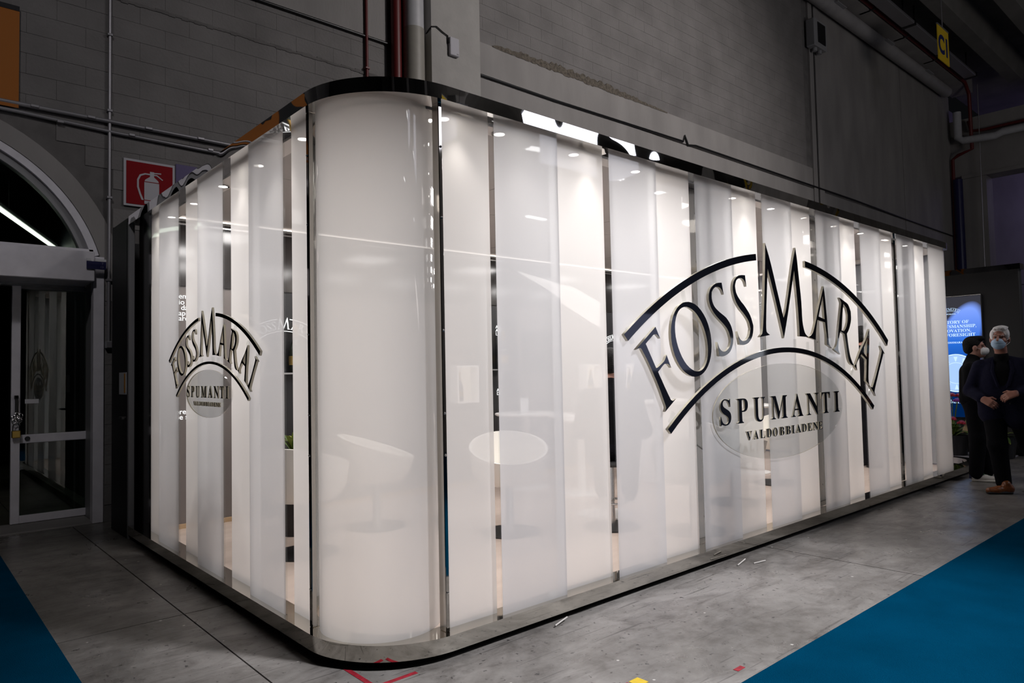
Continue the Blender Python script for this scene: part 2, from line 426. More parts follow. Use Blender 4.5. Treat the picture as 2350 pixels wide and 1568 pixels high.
keepL = lambda x, z: math.hypot(max(x, min(AC, x+.47))-AC, max(0, z-AZ)) > AR+.10 and (x > 1.5 or z > AZ+.2) and not (x > 2.2 and z < 2.45)
for k in range(17): course(3.958+.19*(k-8), -.29, 4.7, k % 2, keepL)
for k in range(13): course(.158+.19*k-.19, 1.53, 2.2, k % 2, lambda x, z: z > -.01)
keepR = lambda x, z: z < 6.75+(x-6.3)*.39
for k in range(22): course(6.06+.19*k, 6.06, 16.35, k % 2, keepR)
if rest.v: tag(rest.build('small_blocks', 'block', wall), kind='stuff')
# plaster round the arch, smooth beams and cast panels
sur = [(-1.72, AZ), ] + [(AC-(AR+.17)*math.cos(t), AZ+(AR+.17)*math.sin(t)) for t in [PI*k/40 for k in range(41)]] + [(1.70, AZ), (1.53, AZ)]
sur += [(AC+(AR+.005)*math.cos(t), AZ+(AR+.005)*math.sin(t)) for t in [PI*k/40 for k in range(41)]] + [(-1.6, AZ)]
link('arch_plaster', place(fill2d([sur], .016), FR_FRONT, (0, YW-.003, 0)), 'concrete', wall)
for x0, x1, z0, z1, yy in ((-12, 5.2, 5.555, 10.3, .012), (6.03, 16.42, 5.575, 6.05, .03), (6.03, 16.42, 2.4, 5.555, .028), (17.0, 22.28, 5.575, 10.3, .015), (17.0, 22.28, 2.4, 5.555, .015),
                           (22.34, 26.68, 5.575, 10.3, .015), (22.34, 26.68, 2.4, 5.555, .015), (16.44, 16.64, 2.4, 10.3, .05), (16.74, 16.98, 2.4, 10.3, .05)):
    part('cast_panel', 'concrete', wall, (x0, x1, YW-yy, YW+.02, z0, z1), bev=.006)
part('dark_slot', 'black', wall, (16.64, 16.74, YW-.02, YW+.02, 2.4, 10.3))
mb = MB(); xx = 6.45; N_ = 90; up_ = []; lo_ = []
for i in range(N_+1):
    t = i/N_; x = 6.45+t*4.2
    amp = math.sin(PI*min(1, t*1.15))**.5 if t < .87 else max(0, .35*(1-t)/.13)
    up_.append((x, YW-.034, 6.055+.11*amp*(.5+.6*random.random()))); lo_.append((x, YW-.036, 6.035-.03*amp*random.random()))
for i in range(N_):
    mb.add([lo_[i], lo_[i+1], up_[i+1], up_[i]], [[0, 1, 2, 3]]); mb.add([up_[i], up_[i+1], (up_[i+1][0], YW, up_[i+1][2]), (up_[i][0], YW, up_[i][2])], [[0, 1, 2, 3]])
tag(mb.build('broken_joint', 'broken', wall), 'ragged broken brown mortar joint')
mb = MB()
for i in range(60):
    x = .9+i*.063; a = .02+.02*random.random(); z = 5.09+.012*random.random()
    mb.box(x, x+.064, YW-.011, YW, z-a*.5, z+a*.6)
mb.build('mortar_smear', 'mortar', wall)
# pillar
struct('pillar', 'pillar', (5.206, 6.02, 7.33, 7.585, 0, 10.3))
# ceiling slab and beams
struct('ceiling', 'roof', (-12, 40, -24, 8, 11.0, 11.2))
for k, yb in enumerate((5.75, 4.55, 3.35, 2.15, .95, -.25)):
    b = MB(); b.add([(-12, yb-.30, 11), (-12, yb+.30, 11), (-12, yb+.18, 10.35), (-12, yb-.18, 10.35), (27, yb-.30, 11), (27, yb+.30, 11), (27, yb+.18, 10.35), (27, yb-.18, 10.35)],
                    [[0, 1, 2, 3], [7, 6, 5, 4], [0, 4, 5, 1], [1, 5, 6, 2], [2, 6, 7, 3], [3, 7, 4, 0]])
    tag(b.build('ceiling_beam', 'roof'), kind='structure')
struct('ceiling_beam', 'concrete', (-12, 27, 6.95, 7.56, 10.36, 11.0))
# far end: cross beam, column, violet lit hall behind
struct('cross_beam', 'concrete', (26.72, 27.4, -24, 7.6, 7.55, 9.45))
struct('cross_beam_ledge', 'concrete', (26.66, 27.4, -24, 7.3, 7.44, 7.55))
struct('pillar', 'concrete', (26.72, 27.4, 6.62, 7.30, 0, 7.44))
struct('wall_far', 'concrete', (34, 34.2, -24, 5.2, 0, 11), (34, 34.2, 5.22, 8.6, 0, 4.4), (34, 34.2, 5.22, 8.6, 4.43, 11), (34, 34.2, 8.62, 18, 0, 11))
struct('wall_side', 'concrete', (27.4, 34, 8.6, 8.8, 0, 11))
struct('wall_left', 'black_wall', (-12.2, -12, -24, 18, 0, 11))
struct('wall_front', 'black_wall', (-12, 40, -24.2, -24, 0, 11))
# corridor behind the door
struct('floor', 'corr_floor', *[(-1.55+.62*i+.004, -1.55+.62*(i+1)-.004, 7.62+.62*j+.004, 7.62+.62*(j+1)-.004, -.02, .006) for i in range(5) for j in range(16)])
struct('wall_corridor', 'corr_wall', (1.56, 1.66, 7.76, 17.6, 0, 3.9), (-1.75, -1.6, 7.76, 17.6, 0, 3.9), (-1.75, 1.66, 17.5, 17.6, 0, 3.9))
struct('ceiling', 'corr_wall', (-1.75, 1.66, 7.76, 17.6, 3.85, 3.95))
tag(part('baseboard_right', 'skirt', None, (1.45, 1.56, 8.12, 17.5, .006, .10), bev=.01), kind='structure')

# ---- arched window over the sliding door
win = tag(thing('window_1', (0, YW, 2.55), None, None), kind='structure')
def arc_band(R0, R1, y0, y1, a0=0.0, a1=PI, n=48, zmin=None):
    mb = MB(); vs = []
    for k in range(n+1):
        t = a0+(a1-a0)*k/n
        for R, y in ((R0, y0), (R1, y0), (R1, y1), (R0, y1)): vs.append((AC+R*math.cos(t), y, AZ+R*math.sin(t)))
    fs = []
    for k in range(n):
        for q in range(4): fs.append([k*4+q, k*4+(q+1) % 4, (k+1)*4+(q+1) % 4, (k+1)*4+q])
    fs += [[0, 1, 2, 3], [n*4+3, n*4+2, n*4+1, n*4]]
    return mb.add(vs, fs)
a0 = math.asin(.42/1.52)
arc_band(1.50, 1.565, YW-.02, YW+.10, a0, PI-a0).build('outer_frame', 'white_paint', win)
arc_band(1.435, 1.50, YW+.02, YW+.12, a0+.02, PI-a0-.02).build('inner_frame', 'panel_grey', win)
gl = [(AC+1.44*math.cos(t), AZ+1.44*math.sin(t)) for t in [.31+(PI-.62)*k/36 for k in range(37)]]
link('window_pane', place(fill2d([gl], .006), FR_FRONT, (0, YW+.07, 0)), 'glass', win)
# ---- sliding door
door = tag(thing('door_1', (0, 7.9, 0), None, None), kind='structure')
part('header_box', 'white_paint', door, (-1.48, 1.425, 7.50, 7.98, 2.272, 2.552), bev=.006)
part('header_lip', 'white_paint', door, (-1.48, 1.43, YW-.02, YW+.10, 2.552, 2.585), bev=.004)
part('door_track', 'panel_grey', door, (-1.48, 1.43, 7.98, 8.10, 2.25, 2.33), bev=.004)
part('door_jamb', 'white_paint', door, (1.432, 1.522, YW-.015, YW+.10, 0, 2.52), bev=.005)
part('side_reveal', 'panel_grey', door, (1.455, 1.525, YW+.10, 8.10, 0, 2.33))
part('threshold', 'concrete', door, (-1.5, 1.45, YW, 8.10, -.02, .012), bev=.004)
leaf = part('sliding_leaf', 'white_paint', door, (.846, .917, 8.03, 8.075, .016, 2.27), bev=.004)
def sub(name, m_, *b, bev=.004): return part(name, m_, leaf, *b, bev=bev)
sub('bottom_rail', 'white_paint', (.917, 1.50, 8.032, 8.072, .016, .088)); sub('middle_rail', 'white_paint', (.917, 1.50, 8.032, 8.072, .762, .842))
sub('top_rail', 'panel_grey', (.917, 1.50, 8.032, 8.072, 2.225, 2.27)); sub('lock_stile', 'panel_grey', (1.468, 1.50, 8.034, 8.07, .088, 2.225))
sub('glass_pane', 'glass', (.917, 1.468, 8.05, 8.056, .088, .762), bev=0); sub('glass_pane', 'glass', (.917, 1.468, 8.05, 8.056, .842, 2.225), bev=0)
sub('pane_sticker', 'paper', (.955, 1.065, 8.046, 8.05, 1.135, 1.175), bev=0)
mb = MB(); mb.box(.872, .897, 7.985, 8.0, 1.03, 1.215, bev=.003); mb.box(.868, .90, 7.985, 8.03, 1.185, 1.215, bev=.003); mb.box(.872, .897, 7.99, 8.03, 1.03, 1.05)
mb.build('pull_handle', 'black', leaf)
mb = MB(); mb.lathe([(.001, 0), (.022, 0), (.022, .012), (.001, .012)], n=16); me = mb.mesh(); me.transform(Matrix.Translation((.975, 8.03, .805)) @ Matrix.Rotation(PI/2, 4, 'X'))
link('lock_knob', me, 'black', leaf)
# chain and padlock hanging on the handle
lk = thing('padlock', (.885, 7.98, .93), 'brass padlock hanging from a chain on the sliding door handle', 'padlock')
mb = MB()
for k in range(7):
    t = k/6; p = Vector((.885+.03*math.sin(k*1.7), 7.975, 1.035-.06*t)); mb.tube([p+Vector((.016*math.cos(a), .006*math.sin(a*2), .022*math.sin(a))) for a in [2*PI*i/10 for i in range(11)]], .0045, 6)
tag(mb.build('chain', 'steel', lk), kind='stuff')
mb = MB(); mb.tube([(.855, 7.97, .885), (.855, 7.97, .93), (.865, 7.97, .955), (.88, 7.97, .965), (.895, 7.97, .955), (.905, 7.97, .93), (.905, 7.97, .885)], .005, 8); mb.build('shackle', 'steel', lk, True)
part('lock_body', 'brass', lk, (.845, .915, 7.955, 7.985, .82, .89), bev=.006)
# small navy notice on the frame corner
sg = thing('door_notice', (1.45, 7.49, 2.44), 'small navy and white door notice on the frame corner', 'sign')
part('notice_board', 'navy_sign', sg, (1.355, 1.515, 7.482, 7.492, 2.385, 2.458)); part('notice_header', 'paper', sg, (1.355, 1.39, 7.480, 7.492, 2.46, 2.482), (1.425, 1.515, 7.480, 7.492, 2.46, 2.482))
for tx, x, z, sz in (('7', 1.478, 2.43, .028), ('13', 1.466, 2.398, .028)):
    link('notice_print', place(text_mesh(tx, .002, sz), FR_FRONT, (x, 7.481, z)), 'sign_grey', sg)
# corridor light tube
lt = thing('corridor_tube_light', (1.1, 8.9, 2.98), 'long bright tube light seen slanting through the arched window', 'lamp')
MB().tube([(.62, 7.78, 2.99), (1.50, 10.15, 2.98)], .022, 10).build('tube', 'corr_tube', lt, True)
mb = MB(); mb.tube([(.62, 7.78, 3.03), (1.50, 10.15, 3.02)], .03, 8); mb.build('tube_housing', 'panel_grey', lt)
for q in ((.85, 8.4), (1.35, 9.75)): MB().tube([(*q, 3.02), (*q, 3.84)], .006, 6).build('suspension_wire', 'steel', lt)

# ---- pipes, conduits and fittings on the wall
def pipe(name, pts, r, m_, label, n=12, clips=None, cm='steel_pipe'):
    t = thing(name, pts[0], label, 'pipe')
    MB().tube(pts, r, n).build('tube', m_, t, True)
    for p in clips or []:
        mb = MB(); mb.box(p[0]-r*1.5, p[0]+r*1.5, p[1]-r*1.5, YW, p[2]-.012, p[2]+.012, bev=.003); mb.build('clip', cm, t)
    return t
pipe('conduit', [(1.558, YW-.03, 5.1), (1.556, YW-.03, 2.75), (1.556, YW-.03, 1.71)], .016, 'steel_pipe', 'thin upright grey conduit on the block wall beside the arched window', 10,
     [(1.557, YW-.03, z) for z in (4.7, 3.95, 3.1, 2.3)])
pipe('conduit', [(-2, YW-.035, 3.845), (2.7, YW-.035, 3.845), (5.1, YW-.035, 3.845)], .022, 'steel_pipe', 'upper of the two level grey conduits crossing the block wall', 10, [(x, YW-.035, 3.845) for x in (.95, 1.4, 1.9, 2.4)])
pipe('conduit', [(-2, YW-.03, 3.785), (.8, YW-.03, 3.775), (1.6, YW-.03, 3.745), (2.7, YW-.03, 3.735), (5.1, YW-.03, 3.73)], .018, 'steel_pipe', 'lower of the two level grey conduits, sagging below the other', 10, [(x, YW-.03, 3.75) for x in (1.15, 1.75, 2.5)])
jb = thing('junction_box', (1.56, YW-.03, 1.68), 'small grey junction box at the foot of the upright conduit', 'junction box')
part('box', 'panel_grey', jb, (1.527, 1.593, YW-.07, YW-.008, 1.645, 1.712), bev=.004); part('lid', 'steel_pipe', jb, (1.533, 1.587, YW-.075, YW-.07, 1.65, 1.706), bev=.002)
pipe('red_pipe', [(4.785, YW-.09, 2.5), (4.785, YW-.09, 10.3)], .068, 'red_paint', 'thick dark red upright pipe beside the grey downpipe', 16)
pipe('red_pipe', [(4.387, YW-.035, 2.5), (4.387, YW-.035, 10.3)], .02, 'red_paint', 'thin red upright pipe on the wall left of the thick red pipe', 10, [(4.387, YW-.035, 5.15), (4.387, YW-.035, 6.4)], 'red_paint')
dp = thing('downpipe', (4.97, YW-.15, 2.5), 'fat two-tone downpipe, white above and beige below, beside the pillar', 'pipe')
MB().tube([(5.0, YW-.16, 2.5), (5.0, YW-.16, 5.78)], .142, 24).build('lower_length', 'pvc_beige', dp, True)
tag(MB().tube([(5.0, YW-.16, 5.78), (5.0, YW-.16, 10.3)], .138, 24).build('upper_length', 'pvc_white', dp, True), 'white upper length')
bx = thing('wireless_box', (5.58, 7.31, 5.7), 'small white plastic box fixed on the pillar front', 'box')
part('case', 'sign_white', bx, (5.475, 5.625, 7.28, 7.33, 5.545, 5.79), bev=.008); part('badge', 'panel_grey', bx, (5.58, 5.61, 7.277, 7.281, 5.565, 5.58))
MB().tube([(5.21, 7.45, 5.80), (5.19, 7.36, 5.82), (5.2, 7.318, 5.845), (5.28, 7.315, 5.87), (5.38, 7.315, 5.825), (5.46, 7.315, 5.80), (5.465, 7.31, 5.70)], .008, 8).build('cable', 'black', bx, True)
pipe('wall_cable', [(6.03, YW-.045, 5.555), (7.7, YW-.045, 5.548), (11.1, YW-.045, 5.60), (11.15, YW-.05, 5.72), (11.25, YW-.05, 5.56), (11.5, YW-.045, 5.60), (18.7, YW-.06, 5.6), (22.3, YW-.045, 5.565), (26.6, YW-.045, 5.54)], .02, 'black', 'thin dark cable running level across the right hand concrete wall')
pipe('wall_cable', [(-2, YW-.02, 5.56), (5.2, YW-.02, 5.56)], .02, 'black', 'dark cable running level above the block wall on the left')
eb = thing('electric_box', (16.65, YW-.2, 9.3), 'grey electric box with a dark window high on the right hand wall', 'box')
part('case', 'panel_grey', eb, (16.3, 16.95, YW-.26, YW-.04, 8.95, 9.62), bev=.02); part('window', 'black', eb, (16.45, 16.85, YW-.275, YW-.255, 9.05, 9.55), bev=.01)
for q in (16.5, 16.75): MB().tube([(q, YW-.15, 8.95), (q, YW-.15, 8.87)], .055, 10).build('cable_gland', 'panel_grey', eb, True)
pipe('air_duct', [(14, 7.38, 10.2), (25.8, 7.38, 10.2)], .17, 'duct', 'long pale duct along the top of the right hand wall', 16, [(x, 7.38, 10.2) for x in (17.4, 20.5, 23.6)], 'panel_grey')
pipe('red_pipe', [(14, 6.88, 10.42), (25.9, 6.88, 10.42), (26.3, 6.88, 10.1), (26.35, 6.88, 8.3), (26.4, 7.3, 8.2), (26.45, 7.48, 8.1), (26.45, 7.5, 4.2)], .055, 'red_paint', 'red pipe under the ceiling that drops down the far corner', 10)
for x in (18.6, 20.9, 23.2): part('hanger', 'black', bpy.data.objects['air_duct'], (x-.04, x+.04, 6.82, 7.2, 10.36, 10.48))
pipe('white_pipe', [(26.3, 7.25, 9.6), (26.3, 7.25, 8.75), (26.3, 7.1, 8.62), (26.3, 6.2, 8.56), (26.3, 6.0, 8.63), (26.3, 2.5, 8.63)], .12, 'pvc_white', 'white pipe with an elbow along the far cross beam', 14)
pipe('red_pipe', [(26.55, 7.0, 9.3), (26.55, 6.95, 8.95), (26.55, 6.6, 8.9), (26.55, 2.5, 8.9)], .05, 'red_paint', 'red pipe above the white pipe on the far cross beam', 10)
pipe('dark_downpipe', [(26.45, 7.36, 7.4), (26.45, 7.36, 2)], .14, 'navy_sign', 'dark blue downpipe in the far corner', 14)
ch = thing('hanging_chain', (26.4, 6.7, 8.5), 'thin chain hanging in front of the far pillar', 'chain'); MB().tube([(26.4, 6.66, 10.4), (26.4, 6.7, 4.2)], .014, 6).build('links', 'steel_pipe', ch)
for k, (y0, x0) in enumerate(((6.55, 17.6), (6.55, 20.2), (6.55, 22.8))):
    t = thing('unlit_luminaire', (x0, y0, 10.3), ['unlit blue-grey strip luminaire under the ceiling, nearest of the three', 'unlit blue-grey strip luminaire under the ceiling, middle of the three', 'unlit blue-grey strip luminaire under the ceiling, farthest of the three'][k], 'lamp', 'unlit strip luminaires under the ceiling')
    part('housing', 'steel_pipe', t, (x0, x0+2.45, y0-.16, y0+.16, 10.28, 10.36), bev=.01); part('end_cap', 'black', t, (x0+2.45, x0+2.55, y0-.17, y0+.17, 10.26, 10.4))
    for q in (.3, 2.1): part('drop_rod', 'black', t, (x0+q, x0+q+.03, y0-.015, y0+.015, 10.36, 10.98))

# ---- signs on the wall
ex = thing('extinguisher_sign', (1.92, YW-.02, 3.28), 'square red and white fire extinguisher sign on the grey wall', 'sign')
part('board', 'sign_white', ex, (1.683, 2.153, YW-.02, YW-.008, 3.05, 3.52), bev=.002)
part('red_field', 'sign_red', ex, (1.706, 2.13, YW-.024, YW-.019, 3.072, 3.497))
def flat(name, m_, parent, outl, y, d=.003, frame=FR_FRONT, org=None):
    return link(name, place(fill2d(outl if isinstance(outl[0][0], (list, tuple)) else [outl], d), frame, org or (0, y, 0)), m_, parent)
e0 = lambda pts: [(1.683+.47*u, 3.05+.47*v) for u, v in pts]
flat('cylinder_shape', 'sign_white', ex, e0([(.39, .08), (.68, .08), (.68, .55), (.66, .60), (.58, .67), (.58, .78), (.50, .78), (.50, .67), (.41, .60), (.39, .55)]), YW-.026)
for q in (.15, .545): part('cylinder_band', 'sign_red', ex, (1.683+.39*.47, 1.683+.68*.47, YW-.029, YW-.027, 3.05+q*.47, 3.05+(q+.015)*.47))
flat('lever', 'sign_white', ex, e0([(.58, .77), (.72, .78), (.72, .755), (.58, .745)]), YW-.026); flat('lever', 'sign_white', ex, e0([(.58, .73), (.64, .73), (.76, .64), (.745, .625), (.63, .705), (.58, .705)]), YW-.026)
ho = [(.50, .735), (.40, .735), (.30, .69), (.25, .58), (.25, .42), (.29, .28), (.335, .155)]; hi = [(.38, .155), (.325, .29), (.285, .43), (.285, .57), (.325, .665), (.41, .705), (.50, .705)]
flat('hose', 'sign_white', ex, e0(ho+hi), YW-.026)
part('small_label', 'navy_sign', ex, (1.683+.44*.47, 1.683+.62*.47, YW-.028, YW-.026, 3.055, 3.08)); 
vs = thing('violet_sign', (2.3, YW-.02, 3.3), 'plain violet sign panel next to the extinguisher sign', 'sign'); part('board', 'violet_sign', vs, (2.163, 2.52, YW-.018, YW-.008, 3.05, 3.545), bev=.002)
# orange banner of which only the right edge is in view; its black lettering shows in the booth's steel edge
bn = thing('orange_banner', (-1.5, YW-.05, 4.2), 'orange hanging banner with a dark top hem, cut by the frame edge', 'banner')
part('cloth', 'orange', bn, (-4.2, .83, YW-.05, YW-.042, 3.80, 4.685)); part('top_hem', 'banner_black', bn, (-4.2, .83, YW-.054, YW-.04, 4.685, 4.73))
flat('black_shape', 'banner_black', bn, [(-.9, 3.95), (-.55, 3.95), (-.35, 4.25), (-.05, 4.3), (-.05, 4.55), (-.75, 4.55)], YW-.053)
flat('black_shape', 'banner_black', bn, [(-2.3, 3.95), (-1.95, 3.95), (-1.6, 4.5), (-1.95, 4.5)], YW-.053)
flat('black_shape', 'banner_black', bn, [(-3.6, 4.0), (-2.9, 4.0), (-2.9, 4.5), (-3.6, 4.5)], YW-.053)

# ---- yellow aisle signs
def aisle_sign(x, y, z, txt, label, w=.78, h=.84, cord=2.0):
    t = thing('aisle_sign', (x, y, z), label, 'sign', None)
    part('board', 'yellow', t, (x-w/2, x+w/2, y-.01, y+.01, z, z+h)); part('top_rail', 'steel_pipe', t, (x-w/2-.01, x+w/2+.01, y-.016, y+.016, z+h, z+h+.04))
    me = text_mesh(txt, .004, .62, 'CENTER', .022); link('sign_text', place(me, FR_FRONT, (x, y-.012, z+.2)), 'sign_blue', t)
    me = text_mesh(txt, .004, .62, 'CENTER', .022); link('sign_text', place(me, FR_BACK, (x, y+.012, z+.2)), 'sign_blue', t)
    MB().tube([(x, y, z+h+.04), (x-.02, y, z+h+cord)], .012, 6).build('cord', 'steel_pipe', t)
    return t
aisle_sign(19.15, 5.5, 8.66, 'C1', 'yellow hanging sign reading C1 high at the upper right', .78, .84, 1.5)
aisle_sign(23.6, -8.6, 7.75, 'C2', 'yellow hanging sign reading C2 above the far aisle, seen only mirrored', .85, .9, 2.3)
aisle_sign(31.2, -8.6, 7.85, 'C1', 'yellow hanging sign reading C1 farther down the far aisle, seen only mirrored', .85, .9, 2.3)
aisle_sign(8.6, -8.6, 7.7, 'C2', 'yellow hanging sign reading C2 over the near aisle, seen only mirrored', .85, .9, 2.3)
# ---- lit fabric lightboxes over the stand across the aisle: the white blaze in the steel edge
for k, (x0, x1, y, z0, z1, lb) in enumerate(((7.3, 7.75, -5.0, 5.7, 6.6, 'small glowing white fabric cube across the aisle'), (10.6, 13.0, -5.0, 5.9, 7.2, 'long glowing white fabric lightbox across the aisle'))):
    t = thing('hanging_lightbox', ((x0+x1)/2, y, z0), lb, 'lightbox')
    part('glowing_fabric', 'lightbox', t, (x0, x1, y-.4, y+.4, z0, z1)); part('frame', 'panel_grey', t, (x0-.03, x1+.03, y-.43, y+.43, z1, z1+.05))
    for xx in (x0+.1, x1-.1): MB().tube([(xx, y, z1+.05), (xx, y, 10.98)], .01, 6).build('suspension_wire', 'steel_pipe', t)
# lit walls of the stands across the aisle, which glint in the glossy letters
for x0, x1, z0, z1, mm, lb in ((12.0, 14.8, 1.3, 2.6, 'stand_blue', 'pale blue lit stand wall across the aisle, seen only mirrored in the letters'), (16.0, 18.2, 1.55, 2.1, 'stand_white', 'white lit stand wall across the aisle, seen only mirrored in the letters'),
                               (22.4, 23.3, 1.6, 2.2, 'stand_white', 'small white lit stand sign farther down the aisle, seen only mirrored')):
    t = thing('lit_stand_wall', ((x0+x1)/2, -4.6, 0), lb, 'lightbox'); part('lit_face', mm, t, (x0, x1, -4.6, -4.55, z0, z1)); part('wall', 'panel_grey', t, (x0-.2, x1+.2, -4.75, -4.6, 0, z1+.2))
for x in (-7.5, -1.5, 4.5, 12.5): struct('pillar', 'pillar', (x, x+.7, -12.7, -12, 0, 11))  # unseen pillars, added to streak the reflections in the steel fascia
# hall luminaires over the far aisle (they glint in the acrylic)
me_h = MB().box(-.75, .75, -.22, .22, .05, .14, bev=.01).mesh(); me_h.materials.append(M['panel_grey'])
me_t = MB().tube([(-.7, -.09, .02), (.7, -.09, .02)], .045, 8).mesh(); me_t.materials.append(M['tube'])
me_t2 = MB().tube([(-.7, .09, .02), (.7, .09, .02)], .045, 8).mesh(); me_t2.materials.append(M['tube'])
for k, (x, y) in enumerate(((18.2, -13), (25.8, -21.4), (27.2, -14.1), (36.0, -14), (22.7, -13.5), (12.0, -13), (12.5, -21))):
    t = thing('hall_luminaire', (x, y, 9.5), 'twin tube hall luminaire over the far aisle', 'lamp', 'twin tube luminaires over the far aisle')
    for nm, me in (('housing', me_h), ('lit_tube', me_t), ('lit_tube', me_t2)):
        o = bpy.data.objects.new(nm, me); COL.objects.link(o); o.parent = t
    for q in (-.49, .49): part('drop_rod', 'black', t, (x+q-.01, x+q+.01, y-.01, y+.01, 9.64, 10.98))

# ---- carpets, tape, scraps
c1 = tag(part('carpet', 'carpet', None, (.9, 26.5, -4.2, 1.645, .0005, .006)), 'teal carpet strip of the right hand aisle', 'carpet')
c2 = tag(part('carpet', 'carpet', None, (-4.5, .652, -10, 7.05, .0005, .006)), 'dark teal carpet strip at the lower left beside the door', 'carpet')
for lb, m_, b in (('red tape strip of the corner mark, the one running back', 'red_tape', (1.565, 1.59, 2.742, 2.975)), ('red tape strip of the corner mark, the one running sideways', 'red_tape', (1.59, 1.79, 2.70, 2.724)),
                  ('yellow tape patch at the bottom edge of the floor', 'yellow_tape', (2.395, 2.455, 1.93, 1.99)), ('short red tape strip left of the yellow tape patch', 'red_tape', (2.33, 2.385, 1.97, 1.99)), ('red tape strip right of the yellow tape patch', 'red_tape', (2.82, 2.88, 1.72, 1.745))):
    tag(part('floor_tape', m_, None, (b[0], b[1], b[2], b[3], .0003, .0015)), lb, 'tape')
for lb, pts in (('white scrap strip under the booth edge near the corner', [(2.62, 2.66, .012), (2.74, 2.69, .02)]), ('pale scrap strip under the booth edge below the emblem', [(4.30, 2.60, .006), (4.45, 2.63, .014)]),
                ('short pale scrap on the floor beside the booth edge', [(4.42, 2.55, .005), (4.54, 2.53, .005)])):
    tag(MB().tube(pts, .004, 6).build('scrap', 'debris'), lb, 'scrap')

# ================================================================== BOOTH
booth = thing('exhibition_booth', (5.5, 4.6, 0), 'white frosted acrylic exhibition booth with rounded corner and polished steel edges', 'booth')
CX, CY, CR = XL+.5, YR+.5, .5
EX = 9.14
def fpath(d, kind):
    """footprint pieces at inset d: left, corner, right, end"""
    R = CR-d
    if kind == 'left': return [(XL+d, 6.62), (XL+d, CY)]
    if kind == 'corner': return [(CX-R*math.cos(t), CY-R*math.sin(t)) for t in [PI/2*k/28 for k in range(29)]]
    if kind == 'right_a': return [(CX, YR+d), (5.60, YR+d)]
    if kind == 'right_b': return [(5.60, YR+d), (EX, YR+d)]
    if kind == 'end': return [(EX+R*math.sin(t), CY-R*math.cos(t)) for t in [PI/2*k/20 for k in range(21)]]+[((EX+.5)-d, 6.4)]
    if kind == 'base_end': return [(EX, YR+d), (10.0, YR+d)]+[(10.0+R*math.sin(t), CY-R*math.cos(t)) for t in [PI/2*k/20 for k in range(1, 21)]]+[(10.5-d, 3.5)]
def ribbon(kind, d0, d1, z0, z1):
    a, b = fpath(d0, kind), fpath(d1, kind); n = len(a); vs = []; fs = []
    for p, q in zip(a, b): vs += [(p[0], p[1], z0), (p[0], p[1], z1), (q[0], q[1], z1), (q[0], q[1], z0)]
    for i in range(n-1):
        for k in range(4): fs.append([i*4+k, i*4+(k+1) % 4, (i+1)*4+(k+1) % 4, (i+1)*4+k])
    fs += [[3, 2, 1, 0], [(n-1)*4+k for k in range(4)]]
    return MB().add(vs, fs)
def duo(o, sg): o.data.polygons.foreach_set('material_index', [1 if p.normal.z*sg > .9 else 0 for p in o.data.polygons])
for k in ('left', 'corner', 'right_a', 'right_b', 'end'):
    duo(ribbon(k, 0, .135, ZF0, ZF1).build('steel_fascia', ['wavy_steel', 'soffit_steel'], booth, True), -1)
    ribbon(k, .135, .245, ZF0-.008, ZF0+.04).build('ceiling_ring', 'ceil_ring', booth, True)
for k in ('left', 'corner', 'right_a', 'right_b', 'base_end'):
    duo(ribbon(k, 0, .135, ZB0, ZB1).build('steel_plinth', ['mirror_steel', 'soffit_steel'], booth, True), 1)
    ribbon(k, .07, .12, 0, ZB0).build('toe_kick', 'toe', booth, True)
# outer and inner acrylic sheets
def sheet(x0, x1, y, th=.010):
    mb = MB(); mb.box(x0, x1, y, y+th, ZB1, ZF0)
    mb.mi = [1]*6; mb.mi[2] = 0
    return mb
OUT = [(2.330, 2.797), (3.240, 3.706), (4.140, 4.614), (5.043, 5.516), (5.946, 6.424), (6.853, 7.332), (7.755, 8.247)]
INN = [(2.012, 2.334), (2.775, 3.239), (3.684, 4.145), (4.592, 5.045), (5.494, 5.946), (6.402, 6.858), (7.310, 7.763), (8.225, 8.679)]
for x0, x1 in OUT: sheet(x0, x1, YR+.035).build('outer_acrylic_panel', ['frost_dimmed', 'clear'], booth)
for x0, x1 in INN: sheet(x0, x1, YR+.085).build('inner_acrylic_panel', ['frost', 'clear'], booth)
def sheet_l(y0, y1, x, th=.010):
    mb = MB(); mb.box(x, x+th, y0, y1, ZB1, ZF0); mb.mi = [1]*6; mb.mi[5] = 0; return mb
OUTL = [(3.533, 4.011), (4.430, 4.917), (5.325, 5.819)]
INNL = [(3.296, 3.551), (3.990, 4.446), (4.895, 5.346), (5.798, 6.248)]
for y0, y1 in OUTL: sheet_l(y0, y1, XL+.03).build('outer_acrylic_panel', ['frost_dimmed', 'clear'], booth)
for y0, y1 in INNL: sheet_l(y0, y1, XL+.085).build('inner_acrylic_panel', ['frost', 'clear'], booth)
def curved(pts_o, pts_i, name):
    n = len(pts_o); vs = []; fs = []; mi = []
    for p, q in zip(pts_o, pts_i): vs += [(p[0], p[1], ZB1), (p[0], p[1], ZF0), (q[0], q[1], ZF0), (q[0], q[1], ZB1)]
    for i in range(n-1):
        for k in range(4): fs.append([i*4+k, i*4+(k+1) % 4, (i+1)*4+(k+1) % 4, (i+1)*4+k]); mi.append(0 if k == 0 else 1)
    fs += [[3, 2, 1, 0], [(n-1)*4+k for k in range(4)]]; mi += [1, 1]
    mb = MB(); mb.v = vs; mb.f = fs; mb.mi = mi
    return mb.build(name, ['frost', 'clear'], booth, True)
def arcp(d):      # a deep half-round tube of its own, centred behind the corner
    a0 = math.atan2(-.860, -.5105); R = .300-d
    return [(1.852+R*math.cos(a0-t), 3.114+R*math.sin(a0-t)) for t in [math.radians(-72+158*k/40) for k in range(41)]]
